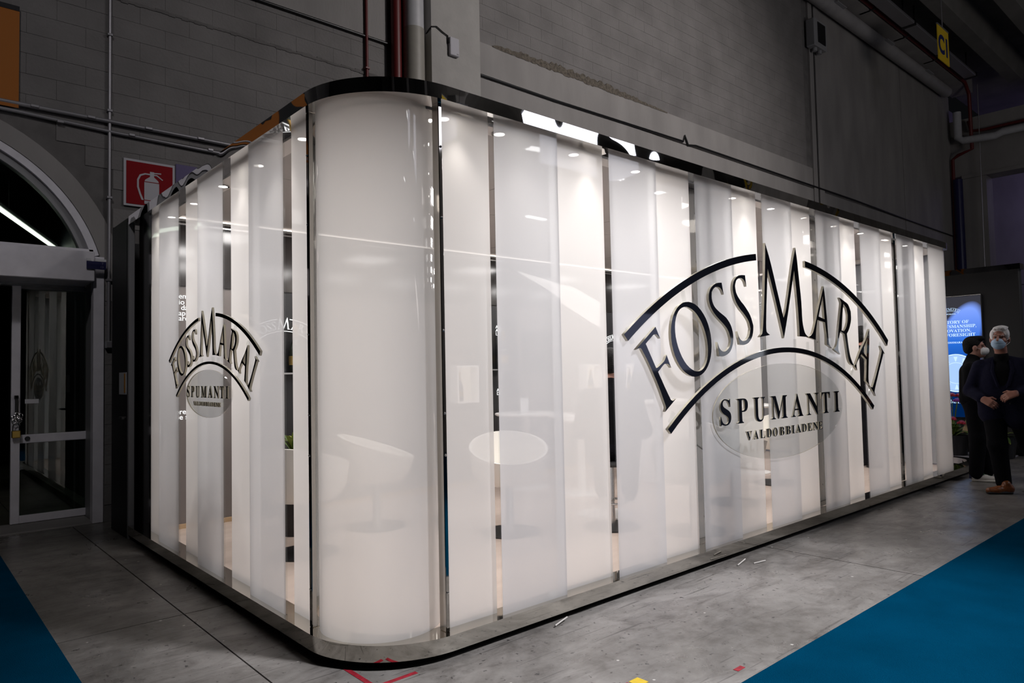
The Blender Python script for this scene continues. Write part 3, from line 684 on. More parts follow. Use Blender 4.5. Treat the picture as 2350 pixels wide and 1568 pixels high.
tag(curved(arcp(0), arcp(.010), 'curved_corner_panel'), 'tall curved corner panel')
def arce(d): return [(8.668, YR+d), (EX, YR+d)]+[(EX+(CR-d)*math.sin(t), CY-(CR-d)*math.cos(t)) for t in [PI/2*k/24 for k in range(1, 25)]]+[((EX+.5)-d, 3.45)]
curved(arce(.035), arce(.045), 'curved_corner_panel')
# posts
def post(x0, x1, y0, y1, face):
    o = part('steel_post', 'post_steel', booth, (x0, x1, y0, y1, ZB1, ZF0), bev=.003)
    for z in (.30, .95, 1.15, 1.55, 2.1, 2.45):
        mb = MB()
        if face == 'y': mb.ball(((x0+x1)/2, y0, z), .007, 8)
        else: mb.ball((x0, (y0+y1)/2, z), .007, 8)
        mb.build('screw', 'steel', o, True)
post(1.986, 2.008, YR+.045, YR+.10, 'y'); post(XL+.045, XL+.095, 3.262, 3.29, 'x')
for x in (4.30, 6.13, 7.95): post(x-.075, x+.075, YR+.14, YR+.20, 'y')
# rear black store partition with door hardware, dark glossy end panel and edge strip
part('black_partition', 'black_wall', booth, (XL, XL+.05, 6.67, 7.21, .0, 2.735), bev=.004)
part('partition_edge', 'panel_grey', booth, (XL+.004, XL+.05, 6.62, 6.665, 0, 2.70), bev=.003)
part('end_panel', 'dark_gloss', booth, (XL+.085, XL+.10, 6.262, 6.62, ZB1, ZF0))
part('rear_partition', 'black_wall', booth, (XL+.05, 9.68, 7.13, 7.21, 0, 2.6))
hd = MB(); hd.tube([(XL-.045, 6.70, 1.02), (XL-.045, 6.42+.16, 1.02)], .010, 8); hd.tube([(XL-.045, 6.69, 1.02), (XL+.0, 6.69, 1.02)], .012, 8); hd.build('lever_handle', 'black', booth, True)
nt_ = part('door_leaflet', 'paper', booth, (XL-.004, XL, 6.39+.28, 6.635+.28, 1.215, 1.405)); part('leaflet_stripe', 'orange_print', nt_, (XL-.006, XL-.004, 6.70, 6.735, 1.23, 1.395))
# interior shell
fl = [(XL+.135, 6.24), (XL+.135, CY)]+[(CX-.365*math.cos(t), CY-.365*math.sin(t)) for t in [PI/2*k/12 for k in range(13)]]+[(9.5, YR+.135), (9.66, 3.1), (9.66, 6.24)]
me = fill2d([fl], .078); me.transform(Matrix.Translation((0, 0, .059))); link('interior_floor', me, 'interior_floor', booth); part('passage_floor', 'pale_floor', booth, (9.72, 12.0, 3.2, 6.24, .0, .012), (10.52, 12.3, 2.75, 3.2, .0, .012))
bw = part('back_wall', 'taupe', booth, (XL+.10, 9.68, 6.24, 6.30, .02, 2.12)); part('upper_wall', 'dark_gloss', bw, (XL+.10, 9.68, 6.225, 6.30, 2.12, 2.70)); part('wall_rail', 'steel', bw, (XL+.10, 9.68, 6.20, 6.225, 2.635, 2.648)); part('led_strip', 'led', bw, (XL+.10, 9.66, 6.17, 6.19, 2.684, 2.694))
part('skirting', 'kraft', bw, (XL+.14, 9.66, 6.222, 6.24, .098, .135))
for y0 in (3.55, 4.10, 4.65, 5.20, 5.75):
    mb = MB(); mb.box(9.70, 9.71, y0, y0+.45, ZB1, ZF0); mb.mi = [1]*6; mb.mi[3] = 0; mb.build('end_acrylic_panel', ['frost', 'clear'], booth)
for i in range(5):
    for j in range(2):
        x0 = XL+.245+1.58*i; y0 = YR+.245+1.645*j; part('ceiling_board', 'ceil_board', booth, (x0+.004, min(x0+1.576, 9.66), y0+.004, y0+1.641, ZF0+.032, ZF0+.05))
part('ceiling_board', 'ceil_board', booth, (XL+.245, 9.66, YR+.245+3.29+.004, 6.225, ZF0+.032, ZF0+.05)); part('light_block_sheet', 'black', booth, (XL+.18, 9.5, YR+.18, 6.7, ZF0+.055, ZF0+.065))  # unseen sheet added above the boards to block light
# downlights in the ring: housing, lens and the lamp's own light
SPE, DIFE = 9, 17
ORD = ['first', 'second', 'third', 'fourth', 'fifth', 'sixth', 'seventh', 'eighth', 'ninth', 'tenth', 'eleventh', 'twelfth']
def downlight(x, y, lb, e=1.0):
    t = thing('downlight', (x, y, ZF0-.02), 'recessed downlight behind the acrylic, '+lb, 'lamp', 'downlights in the ceiling ring behind the acrylic')
    MB().lathe([(.040, ZF0-.008), (.044, ZF0-.016), (.030, ZF0-.016), (.030, ZF0-.009)], (x, y, 0), 16).build('rim', 'steel', t, True)
    MB().lathe([(.001, ZF0-.014), (.029, ZF0-.014), (.029, ZF0-.009)], (x, y, 0), 14).build('lens', 'lens', t)
    l = light('downlight_beam', 'SPOT', (x, y, ZF0-.03), SPE*e, (1, .93, .86), (x, y, 0), .03, spot=1.35, blend=1.0)
for k in range(12): downlight(1.905+.5945*k if k else 2.12, YR+.185, ORD[k]+' from the rounded corner along the long front', (1, .45, 1, .6, .45, 1, .7, .45, 1, .45, .45, 1)[k])
for k, y in enumerate((3.62, 4.25, 4.87, 5.48, 6.05)): downlight(XL+.185, y, ORD[k]+' from the rounded corner along the short side')
for (x, y) in tuple((2.75+.98*k, 3.55) for k in range(7))+((2.4, 4.6), (2.4, 5.6))+tuple((4.2+1.6*k, 5.2) for k in range(4)):
    light('booth_fill_light', 'AREA', (x, y, ZF0+.02), DIFE, (1, .96, .94), (x, y, 0), .5, .5)  # unseen fill added under the boards to brighten interior and acrylic

# ================================================================== EMBLEM ARTWORK (metres from the emblem centre line; z above the floor at full size)
LETTERS = {"F":[[-1.921,1.462],[-1.719,1.609],[-1.674,1.535],[-1.71,1.561],[-1.718,1.561],[-1.728,1.56],[-1.737,1.559],[-1.742,1.557],[-1.747,1.555],[-1.757,1.548],[-1.776,1.534],[-1.802,1.516],[-1.823,1.5],[-1.811,1.482],[-1.797,1.459],[-1.781,1.435],[-1.763,1.407],[-1.743,1.376],[-1.726,1.35],[-1.723,1.349],[-1.72,1.348],[-1.712,1.35],[-1.697,1.357],[-1.677,1.368],[-1.66,1.378],[-1.648,1.385],[-1.639,1.391],[-1.631,1.399],[-1.624,1.41],[-1.617,1.422],[-1.612,1.432],[-1.566,1.348],[-1.574,1.355],[-1.584,1.364],[-1.593,1.37],[-1.601,1.373],[-1.608,1.374],[-1.617,1.374],[-1.624,1.374],[-1.633,1.373],[-1.645,1.368],[-1.664,1.355],[-1.686,1.338],[-1.706,1.324],[-1.69,1.299],[-1.67,1.271],[-1.651,1.242],[-1.63,1.212],[-1.608,1.181],[-1.591,1.158],[-1.584,1.147],[-1.581,1.144],[-1.578,1.141],[-1.571,1.138],[-1.565,1.136],[-1.559,1.134],[-1.523,1.147],[-1.644,1.068],[-1.633,1.093],[-1.634,1.098],[-1.636,1.103],[-1.641,1.115],[-1.653,1.138],[-1.669,1.168],[-1.684,1.198],[-1.698,1.222],[-1.711,1.245],[-1.727,1.272],[-1.75,1.307],[-1.775,1.346],[-1.799,1.381],[-1.82,1.41],[-1.84,1.435],[-1.855,1.454],[-1.862,1.463],[-1.864,1.466],[-1.867,1.467],[-1.872,1.471],[-1.878,1.473],[-1.885,1.473],[-1.896,1.471],[-1.91,1.466]],"O":[[-1.198,1.31],[-1.23,1.295],[-1.265,1.287],[-1.301,1.284],[-1.337,1.288],[-1.374,1.298],[-1.409,1.313],[-1.442,1.334],[-1.472,1.36],[-1.499,1.391],[-1.521,1.425],[-1.538,1.461],[-1.551,1.5],[-1.557,1.539],[-1.558,1.578],[-1.553,1.616],[-1.543,1.652],[-1.527,1.686],[-1.506,1.715],[-1.481,1.74],[-1.452,1.76],[-1.42,1.775],[-1.385,1.783],[-1.349,1.786],[-1.313,1.782],[-1.276,1.773],[-1.241,1.757],[-1.208,1.736],[-1.178,1.71],[-1.151,1.68],[-1.129,1.646],[-1.112,1.609],[-1.099,1.571],[-1.093,1.531],[-1.092,1.492],[-1.097,1.454],[-1.107,1.418],[-1.123,1.385],[-1.144,1.355],[-1.169,1.33]],"O_in":[[-1.2,1.339],[-1.223,1.327],[-1.249,1.321],[-1.277,1.32],[-1.306,1.324],[-1.335,1.334],[-1.364,1.348],[-1.393,1.367],[-1.419,1.39],[-1.443,1.417],[-1.464,1.447],[-1.482,1.479],[-1.496,1.512],[-1.506,1.546],[-1.511,1.579],[-1.512,1.612],[-1.508,1.642],[-1.499,1.67],[-1.487,1.695],[-1.47,1.716],[-1.45,1.732],[-1.426,1.743],[-1.4,1.75],[-1.373,1.751],[-1.344,1.746],[-1.314,1.737],[-1.285,1.723],[-1.257,1.704],[-1.231,1.68],[-1.207,1.654],[-1.185,1.624],[-1.168,1.592],[-1.154,1.559],[-1.144,1.525],[-1.139,1.492],[-1.138,1.459],[-1.142,1.429],[-1.15,1.401],[-1.163,1.376],[-1.18,1.355]],"S":[[-0.94,1.943],[-0.959,1.941],[-0.981,1.939],[-1.002,1.935],[-1.019,1.93],[-1.034,1.924],[-1.048,1.917],[-1.063,1.908],[-1.076,1.898],[-1.087,1.887],[-1.096,1.873],[-1.103,1.858],[-1.107,1.843],[-1.108,1.829],[-1.108,1.815],[-1.105,1.801],[-1.099,1.785],[-1.091,1.769],[-1.079,1.752],[-1.062,1.734],[-1.04,1.716],[-1.016,1.699],[-0.989,1.682],[-0.959,1.665],[-0.933,1.65],[-0.914,1.637],[-0.897,1.625],[-0.884,1.613],[-0.872,1.599],[-0.863,1.585],[-0.856,1.571],[-0.85,1.557],[-0.846,1.543],[-0.845,1.53],[-0.848,1.517],[-0.853,1.504],[-0.861,1.492],[-0.873,1.481],[-0.887,1.471],[-0.902,1.463],[-0.918,1.457],[-0.935,1.454],[-0.951,1.455],[-0.966,1.459],[-0.98,1.466],[-0.993,1.476],[-1.003,1.49],[-1.012,1.507],[-1.019,1.521],[-1.001,1.423],[-0.985,1.421],[-0.965,1.42],[-0.944,1.422],[-0.921,1.427],[-0.896,1.435],[-0.875,1.444],[-0.86,1.454],[-0.848,1.465],[-0.838,1.477],[-0.828,1.491],[-0.82,1.507],[-0.815,1.524],[-0.811,1.542],[-0.81,1.561],[-0.812,1.58],[-0.817,1.601],[-0.826,1.623],[-0.838,1.643],[-0.854,1.662],[-0.874,1.68],[-0.896,1.696],[-0.923,1.709],[-0.952,1.721],[-0.98,1.733],[-1.004,1.745],[-1.026,1.758],[-1.044,1.772],[-1.057,1.788],[-1.066,1.805],[-1.071,1.822],[-1.072,1.839],[-1.07,1.855],[-1.068,1.869],[-1.061,1.878],[-1.052,1.888],[-1.041,1.896],[-1.03,1.902],[-1.017,1.907],[-1.003,1.909],[-0.989,1.909],[-0.974,1.907],[-0.961,1.904],[-0.951,1.898],[-0.943,1.891],[-0.935,1.884],[-0.929,1.875],[-0.923,1.867],[-0.918,1.859]],"S2":[[-0.622,2.02],[-0.642,2.019],[-0.666,2.018],[-0.689,2.015],[-0.709,2.011],[-0.728,2.004],[-0.744,1.996],[-0.759,1.985],[-0.772,1.973],[-0.783,1.959],[-0.79,1.942],[-0.795,1.923],[-0.796,1.902],[-0.79,1.878],[-0.781,1.853],[-0.769,1.83],[-0.755,1.81],[-0.738,1.793],[-0.719,1.776],[-0.697,1.759],[-0.671,1.744],[-0.648,1.728],[-0.626,1.711],[-0.607,1.695],[-0.591,1.678],[-0.581,1.66],[-0.575,1.642],[-0.569,1.626],[-0.576,1.609],[-0.583,1.588],[-0.593,1.57],[-0.606,1.557],[-0.622,1.546],[-0.639,1.538],[-0.657,1.534],[-0.676,1.532],[-0.693,1.534],[-0.708,1.54],[-0.722,1.549],[-0.733,1.56],[-0.742,1.574],[-0.749,1.589],[-0.754,1.602],[-0.726,1.506],[-0.711,1.505],[-0.693,1.503],[-0.673,1.504],[-0.65,1.507],[-0.625,1.513],[-0.602,1.522],[-0.581,1.536],[-0.561,1.554],[-0.546,1.573],[-0.537,1.594],[-0.531,1.616],[-0.529,1.635],[-0.528,1.645],[-0.529,1.651],[-0.534,1.662],[-0.542,1.68],[-0.553,1.703],[-0.568,1.725],[-0.586,1.745],[-0.607,1.763],[-0.63,1.782],[-0.656,1.801],[-0.685,1.819],[-0.709,1.837],[-0.727,1.853],[-0.741,1.868],[-0.752,1.883],[-0.758,1.9],[-0.762,1.917],[-0.764,1.931],[-0.76,1.944],[-0.754,1.958],[-0.746,1.971],[-0.735,1.98],[-0.722,1.986],[-0.708,1.991],[-0.693,1.993],[-0.677,1.994],[-0.662,1.992],[-0.651,1.988],[-0.64,1.982],[-0.631,1.974],[-0.622,1.962],[-0.615,1.948],[-0.608,1.936]],"M":[[-0.311,2.293],[-0.313,2.254],[-0.316,2.208],[-0.322,2.141],[-0.333,2.038],[-0.347,1.915],[-0.36,1.81],[-0.371,1.738],[-0.38,1.684],[-0.388,1.643],[-0.394,1.616],[-0.399,1.603],[-0.403,1.592],[-0.443,1.565],[-0.285,1.584],[-0.325,1.6],[-0.33,1.604],[-0.337,1.61],[-0.34,1.632],[-0.338,1.677],[-0.332,1.739],[-0.324,1.812],[-0.312,1.904],[-0.298,2.008],[-0.286,2.096],[-0.26,2.037],[-0.23,1.968],[-0.202,1.902],[-0.18,1.849],[-0.161,1.8],[-0.14,1.747],[-0.116,1.684],[-0.091,1.618],[-0.07,1.562],[-0.048,1.617],[-0.021,1.683],[0.011,1.765],[0.052,1.877],[0.098,2.006],[0.137,2.115],[0.147,2.051],[0.16,1.975],[0.17,1.898],[0.178,1.82],[0.184,1.742],[0.188,1.677],[0.19,1.635],[0.189,1.607],[0.189,1.583],[0.346,1.579],[0.332,1.585],[0.315,1.592],[0.3,1.6],[0.29,1.608],[0.281,1.617],[0.273,1.632],[0.264,1.652],[0.255,1.677],[0.248,1.711],[0.245,1.757],[0.244,1.812],[0.241,1.87],[0.234,1.931],[0.224,1.994],[0.216,2.054],[0.208,2.109],[0.201,2.16],[0.194,2.206],[0.187,2.245],[0.179,2.278],[0.172,2.306],[0.154,2.265],[0.132,2.216],[0.104,2.147],[0.067,2.04],[0.025,1.913],[-0.011,1.814],[-0.034,1.765],[-0.051,1.742],[-0.065,1.725],[-0.083,1.768],[-0.105,1.82],[-0.13,1.882],[-0.163,1.963],[-0.199,2.056],[-0.233,2.137],[-0.262,2.199],[-0.289,2.25]],"A":[[0.657,2.022],[0.628,1.973],[0.594,1.914],[0.559,1.853],[0.524,1.787],[0.488,1.719],[0.458,1.665],[0.439,1.635],[0.426,1.618],[0.411,1.606],[0.389,1.593],[0.366,1.585],[0.346,1.577],[0.47,1.558],[0.475,1.584],[0.481,1.616],[0.487,1.647],[0.497,1.676],[0.507,1.704],[0.516,1.727],[0.656,1.711],[0.663,1.678],[0.671,1.64],[0.677,1.604],[0.677,1.573],[0.675,1.545],[0.674,1.521],[0.779,1.488],[0.766,1.494],[0.751,1.501],[0.738,1.511],[0.728,1.519],[0.72,1.53],[0.713,1.558],[0.706,1.615],[0.7,1.689],[0.695,1.759],[0.688,1.82],[0.682,1.877],[0.675,1.926],[0.669,1.965],[0.662,1.997]],"A_in":[[0.632,1.937],[0.54,1.757],[0.651,1.737]],"R":[[0.955,1.941],[0.992,1.895],[0.98,1.858],[0.965,1.814],[0.95,1.768],[0.935,1.721],[0.92,1.672],[0.906,1.629],[0.897,1.595],[0.889,1.567],[0.881,1.543],[0.871,1.526],[0.861,1.513],[0.85,1.502],[0.836,1.493],[0.821,1.485],[0.808,1.479],[0.931,1.437],[0.923,1.444],[0.913,1.452],[0.904,1.461],[0.899,1.47],[0.896,1.481],[0.896,1.497],[0.902,1.526],[0.912,1.56],[0.922,1.59],[0.933,1.612],[0.943,1.628],[0.953,1.642],[1.037,1.616],[1.043,1.589],[1.051,1.557],[1.059,1.525],[1.066,1.492],[1.073,1.459],[1.08,1.431],[1.086,1.411],[1.092,1.397],[1.1,1.384],[1.11,1.371],[1.123,1.359],[1.139,1.349],[1.161,1.342],[1.185,1.337],[1.206,1.333],[1.194,1.344],[1.18,1.357],[1.166,1.373],[1.153,1.389],[1.14,1.408],[1.129,1.431],[1.118,1.459],[1.109,1.492],[1.101,1.525],[1.094,1.559],[1.087,1.593],[1.082,1.622],[1.093,1.63],[1.106,1.64],[1.119,1.651],[1.13,1.663],[1.141,1.676],[1.152,1.691],[1.163,1.71],[1.175,1.733],[1.183,1.756],[1.184,1.78],[1.183,1.805],[1.181,1.826],[1.167,1.846],[1.151,1.868],[1.13,1.888],[1.101,1.9],[1.067,1.909],[1.036,1.918],[1.006,1.927],[0.979,1.935]],"R_in":[[1.036,1.887],[1.028,1.865],[1.019,1.839],[1.009,1.805],[0.998,1.756],[0.986,1.697],[0.976,1.648],[1.026,1.644],[1.039,1.653],[1.055,1.663],[1.069,1.675],[1.082,1.689],[1.093,1.706],[1.103,1.725],[1.11,1.745],[1.114,1.767],[1.115,1.788],[1.11,1.81],[1.101,1.832],[1.094,1.851]],"A2":[[1.576,1.676],[1.548,1.644],[1.515,1.605],[1.478,1.567],[1.437,1.532],[1.392,1.497],[1.351,1.463],[1.316,1.426],[1.285,1.39],[1.258,1.362],[1.239,1.346],[1.224,1.339],[1.212,1.333],[1.27,1.29],[1.266,1.302],[1.261,1.316],[1.259,1.33],[1.258,1.339],[1.259,1.348],[1.271,1.361],[1.301,1.385],[1.34,1.414],[1.374,1.439],[1.484,1.387],[1.48,1.358],[1.476,1.324],[1.471,1.289],[1.465,1.255],[1.459,1.221],[1.453,1.192],[1.565,1.121],[1.522,1.152],[1.517,1.167],[1.512,1.186],[1.511,1.218],[1.517,1.273],[1.528,1.343],[1.539,1.409],[1.55,1.468],[1.561,1.524],[1.569,1.574],[1.573,1.614],[1.574,1.648]],"A2_in":[[1.52,1.587],[1.405,1.463],[1.489,1.414]],"I":[[1.824,1.518],[1.83,1.509],[1.836,1.499],[1.841,1.487],[1.845,1.48],[1.847,1.471],[1.836,1.448],[1.805,1.399],[1.761,1.335],[1.717,1.275],[1.677,1.222],[1.637,1.174],[1.607,1.139],[1.593,1.125],[1.589,1.125],[1.586,1.126],[1.546,1.132],[1.665,1.042],[1.641,1.072],[1.639,1.077],[1.637,1.083],[1.647,1.105],[1.676,1.15],[1.717,1.209],[1.758,1.269],[1.801,1.328],[1.845,1.387],[1.877,1.431],[1.89,1.449],[1.891,1.452],[1.891,1.454],[1.921,1.442]]}
SPU = [('S', -1.014, -.876), ('P', -.791, -.647), ('U', -.563, -.401), ('M', -.309, -.060), ('A', .014, .199), ('N', .265, .481), ('T', .530, .689), ('I', .770, .869)]
VAL = list(zip('VALDOBBIADENE', (-.677, -.581, -.486, -.390, -.296, -.194, -.096, 0.0, .068, .167, .266, .366, .456), (-.601, -.510, -.416, -.320, -.227, -.122, -.021, .047, .152, .247, .344, .449, .529)))
def two_tone(me):
    """front face in the first material, the sides in the second"""
    me.polygons.foreach_set('material_index', [0 if p.normal.z > .9 else 1 for p in me.polygons])
def arc_outline(co, Ro, ci, Ri, u0o, u1o, u0i, u1i, n=40):
    o = [(u, co[1]+math.sqrt(Ro*Ro-(u-co[0])**2)) for u in [u0o+(u1o-u0o)*k/n for k in range(n+1)]]
    i = [(u, ci[1]+math.sqrt(Ri*Ri-(u-ci[0])**2)) for u in [u1i+(u0i-u1i)*k/n for k in range(n+1)]]
    return o+i
ARCS = [arc_outline((.009, -1.205), 3.431, (0, -1.162), 3.338, -2.031, -.455, -1.994, -.452), arc_outline((.009, -1.205), 3.431, (0, -1.162), 3.338, .328, 2.018, .328, 1.988),
        arc_outline((-.004, -1.22), 2.711, (-.006, -1.184), 2.636, -1.621, 1.617, -1.588, 1.586)]
TIES = [(-1.93, 1.50, -1.98, 1.60), (-1.53, 1.06, -1.57, .99), (-1.37, 1.78, -1.39, 1.86), (-1.20, 1.29, -1.17, 1.22), (-1.0, 1.94, -1.01, 2.03), (-.93, 1.42, -.90, 1.34), (-.74, 2.01, -.75, 2.10), (-.62, 1.50, -.60, 1.42),
        (-.38, 1.56, -.37, 1.46), (.14, 1.56, .14, 1.48), (.36, 1.54, .36, 1.46), (.66, 2.02, .68, 2.09), (.71, 1.47, .69, 1.40), (.92, 1.38, .88, 1.31), (1.05, 1.92, 1.08, 1.98), (1.21, 1.30, 1.15, 1.22), (1.50, 1.68, 1.55, 1.73), (1.58, 1.10, 1.50, 1.02), (1.84, 1.50, 1.87, 1.55)]
def emblem(name, frame, org, sc, label, depth=.020, mats=('acr_black', 'acr_edge'), small=True, cat='sign', sdepth=.012):
    t = thing(name, org, label, cat)
    def fin(nm, me, mm, zoff=0):
        me.transform(Matrix.Translation((0, 0, zoff)))
        place(me, frame, org); return link(nm, me, mm, t)
    def shape(nm, outl, d):
        me = fill2d([[(u*sc, z*sc) for u, z in ol] for ol in outl], d); two_tone(me); return fin(nm, me, mats, -d/2)
    for k in ('F', 'O', 'S', 'S2', 'M', 'A', 'R', 'A2', 'I'):
        ol = [LETTERS[k]]
        if k+'_in' in LETTERS: ol.append(LETTERS[k+'_in'])
        shape('letter', ol, depth)
    for a in ARCS: shape('arch_bar', [a], depth)
    if not small: return t
    for x0, z0, x1, z1 in TIES:
        dx, dz = x1-x0, z1-z0; L = math.hypot(dx, dz); w = .035; nx, nz = -dz/L*w/2, dx/L*w/2
        me = fill2d([[((x0+nx)*sc, (z0+nz)*sc), ((x1+nx)*sc, (z1+nz)*sc), ((x1-nx)*sc, (z1-nz)*sc), ((x0-nx)*sc, (z0-nz)*sc)]], .010); fin('acrylic_tie', me, 'clear', -depth+.002)
    n = 64; el = [((-.066+1.023*math.cos(2*PI*k/n))*sc, (.998+.367*math.sin(2*PI*k/n))*sc) for k in range(n)]
    me = fill2d([el], .008); me.polygons.foreach_set('material_index', [1 if abs(p.normal.z) < .5 and p.normal.x < .25 else 0 for p in me.polygons]); fin('acrylic_disc', me, ['clear_disc', 'acr_edge'], -depth+.006)
    for word, zb, h in ((SPU, .938, .177), (VAL, .809, .064)):
        for chx, a, b in word:
            me = text_mesh(serif(chx), 1.0); lo, hi = bounds(me); hh = hi[1]-(0 if chx in 'SUO' else lo[1])
            base = 0 if chx in 'SUO' else lo[1]
            me.transform(Matrix.Diagonal(((b-a)*sc/(hi[0]-lo[0]), h*sc/.676, sdepth, 1)) @ Matrix.Translation((-lo[0], 0, 0)))
            me.transform(Matrix.Translation((a*sc, zb*sc, 0))); two_tone(me); fin('letter', me, mats, -depth+.010+sdepth/2)
    return t
emblem('booth_emblem', FR_FRONT, (5.335, YR+.004, 0), 1.0, 'big arched emblem of glossy black letters on the long front of the booth')
KS = .4155
emblem('booth_emblem', FR_LEFT, (XL-.001, 4.611, 1.476-1.559*KS), KS, 'small arched emblem of glossy black letters on the short left side of the booth', depth=.013, sdepth=.007)

# ================================================================== INSIDE THE BOOTH
def column(x0, x1, label, nm='display_column'):
    t = thing(nm, ((x0+x1)/2, 6.1, 0), label, 'display')
    part('panel', 'black', t, (x0, x1, 6.10, 6.215, .10, 2.10), bev=.006); part('shelf', 'steel', t, (x0+.03, x1-.03, 5.98, 6.12, 1.36, 1.375))
    return t
def bottle(x, y, z, label, sc=1.0, group=None, cap='foil'):
    t = thing('sparkling_wine_bottle', (x, y, z), label, 'bottle', group)
    pr = [(.001, 0), (.040, 0), (.044, .01), (.044, .13), (.040, .165), (.022, .215), (.015, .24), (.0145, .28)]
    MB().lathe([(r*sc, h*sc) for r, h in pr], (x, y, z), 18).build('glass', 'bottle', t, True)
    MB().lathe([(r*sc, h*sc) for r, h in [(.0165, .225), (.016, .285), (.0185, .29), (.0185, .315), (.001, .318)]], (x, y, z), 14).build('foil_capsule', cap, t, True)
    MB().lathe([(r*sc, h*sc) for r, h in [(.0446, .05), (.0446, .11)]], (x, y, z), 18).build('label', 'foil', t, True)
    return t
c = column(2.36, 2.98, 'black display column with a shelf at the left end of the back wall')
bottle(2.735, 6.03, 1.375, 'dark sparkling wine bottle with gold neck on the left display column', 1.35)
c = column(4.95, 5.5, 'black display column with a shelf left of the middle of the back wall')
bottle(5.21, 6.03, 1.376, 'dark sparkling wine bottle with gold neck on the middle display column', 1.35)
c = column(7.02, 7.42, 'black display column right of the middle of the back wall')
wm = dict(depth=.006, mats=('text_glow', 'text_glow'), small=False)
emblem('wall_emblem', FR_FRONT, (2.66, 6.09, 1.86-2.2*.15), .15, 'small white arched letter emblem on the left display column', **wm)
emblem('wall_emblem', FR_FRONT, (7.22, 6.09, 1.80-2.2*.1), .1, 'small white arched letter emblem on the right display column', **wm)
ws = thing('wall_text', (1.85, 6.23, 1.5), 'white lettering on the taupe back wall at the far left', 'lettering')
for tx, z in (("l'emo", 2.015), ('zio', 1.965), ('a da', 1.918), ('sape', 1.872), ('rare', 1.828), ('prec', 1.045), ('be s', 1.0)):
    link('text_line', place(text_mesh(tx, .004, .062), FR_FRONT, (1.775, 6.236, z)), 'text_glow', ws)
ct = thing('column_text', (5.05, 6.09, 1.9), 'few small white letters on the middle display column', 'lettering')
for tx, z in (('ALL', 1.84), ('AZI', 1.80), ('LE', 1.76), ('A', 1.12), ('DI', 1.08)): link('text_line', place(text_mesh(tx, .004, .05), FR_FRONT, (5.16, 6.097, z)), 'text_glow', ct)
NG = 'lit wall niches'
for k, x in enumerate((4.755, 6.82, 7.61)):
    t = thing('wall_niche', (x, 6.2, 1.2), ['warm lit wall niche holding a bottle, left of the middle column', 'warm lit wall niche holding a bottle, left of the right column', 'warm lit wall niche holding a bottle, right of the right column'][k], 'niche', NG)
    w = .13; part('frame', 'table_white', t, (x-w-.02, x-w, 6.10, 6.238, 1.01, 1.42), (x+w, x+w+.02, 6.10, 6.238, 1.01, 1.42), (x-w, x+w, 6.10, 6.238, 1.40, 1.42), (x-w, x+w, 6.10, 6.238, 1.01, 1.03))
    part('glowing_back', 'niche_glow', t, (x-w, x+w, 6.225, 6.236, 1.03, 1.40))
    bottle(x+(-.075, 0, 0)[k], 6.165, 1.03, ['dark bottle in the left lit niche', 'dark bottle in the middle lit niche', 'dark bottle in the right lit niche'][k], 1.0)
tv = thing('wall_screen', (6.0, 6.2, 1.6), 'dark framed screen on the back wall', 'screen'); part('frame', 'black', tv, (5.70, 6.29, 6.19, 6.238, 1.37, 1.83), bev=.004); part('glass', 'dark_gloss', tv, (5.715, 6.275, 6.186, 6.19, 1.385, 1.815))
# tub chairs on disc bases
def tub_mesh():
    mb = MB(); n = 28; prof = 6; vs = []
    for (R0, zt) in ((0, 0), (.03, .02)):
        pass
    def rim(t): # t=0 front
        return .16+.20*(0.5-0.5*math.cos(t))
    outer = []; inner = []
    for i in range(n):
        t = 2*PI*i/n; h = rim(t); cx_, cy_ = math.sin(t), -math.cos(t)
        outer.append([(cx_*r, cy_*r, .40+z) for r, z in ((.10, -.04), (.22, -.02), (.285, .06), (.30, h*.6+.03), (.31, h))])
        inner.append([(cx_*r, cy_*r, .40+z) for r, z in ((.285, h), (.27, h*.6+.03), (.25, .06))])
    vs = []; m_ = 8
    for o, i_ in zip(outer, inner): vs += o+i_
    fs = []
    for i in range(n):
        j = (i+1) % n
        for k in range(m_-1): fs.append([i*m_+k, j*m_+k, j*m_+k+1, i*m_+k+1])
    fs.append([i*m_ for i in range(n)][::-1])
    return mb.add(vs, fs)
def tub_chair(x, y, rz, label, z0=.098):
    t = thing('tub_chair', (x, y, z0), label, 'chair', None, rz)
    tub_mesh().build('shell', 'seat_white', t, True, True)
    MB().lathe([(.001, .40), (.22, .40), (.255, .425), (.26, .46), (.23, .49), (.001, .495)], n=24).build('seat_cushion', 'seat_white', t, True, True)
    MB().lathe([(.05, .0), (.035, .03), (.03, .36)], n=14).build('stem', 'steel', t, True, True)
    MB().lathe([(.001, 0), (.23, 0), (.235, .008), (.06, .022), (.001, .022)], n=28).build('disc_base', 'black', t, True, True)
    return t
tub_chair(2.20, 4.72, 2.2, 'white tub chair on a black disc base near the left side of the booth')
tub_chair(3.62, 4.15, -.6, 'white tub chair on a black disc base behind the first gap of the long front')
tub_chair(4.62, 3.15, 2.6, 'white tub chair on a black disc base behind the third gap of the long front')
tub_chair(5.85, 3.55, .8, 'white tub chair on a black disc base behind the fourth gap of the long front')
tub_chair(7.1, 3.8, -2.0, 'white tub chair on a black disc base under the right half of the emblem')
tub_chair(3.0, 5.1, 1.0, 'white tub chair on a black disc base toward the back wall on the left')
def high_table(x, y, h, label, r=.34, z0=.098):
    t = thing('round_table', (x, y, z0), label, 'table')
    MB().lathe([(.001, h-.03), (r-.02, h-.03), (r, h-.018), (r, h-.004), (r-.006, h), (.001, h)], n=36).build('table_top', 'table_white', t, True, True)
    MB().lathe([(.04, .02), (.035, h-.03)], n=16).build('stem', 'table_white', t, True, True)
    MB().lathe([(.001, 0), (.24, 0), (.24, .012), (.05, .03), (.001, .03)], n=30).build('foot', 'table_white', t, True, True)
    return t
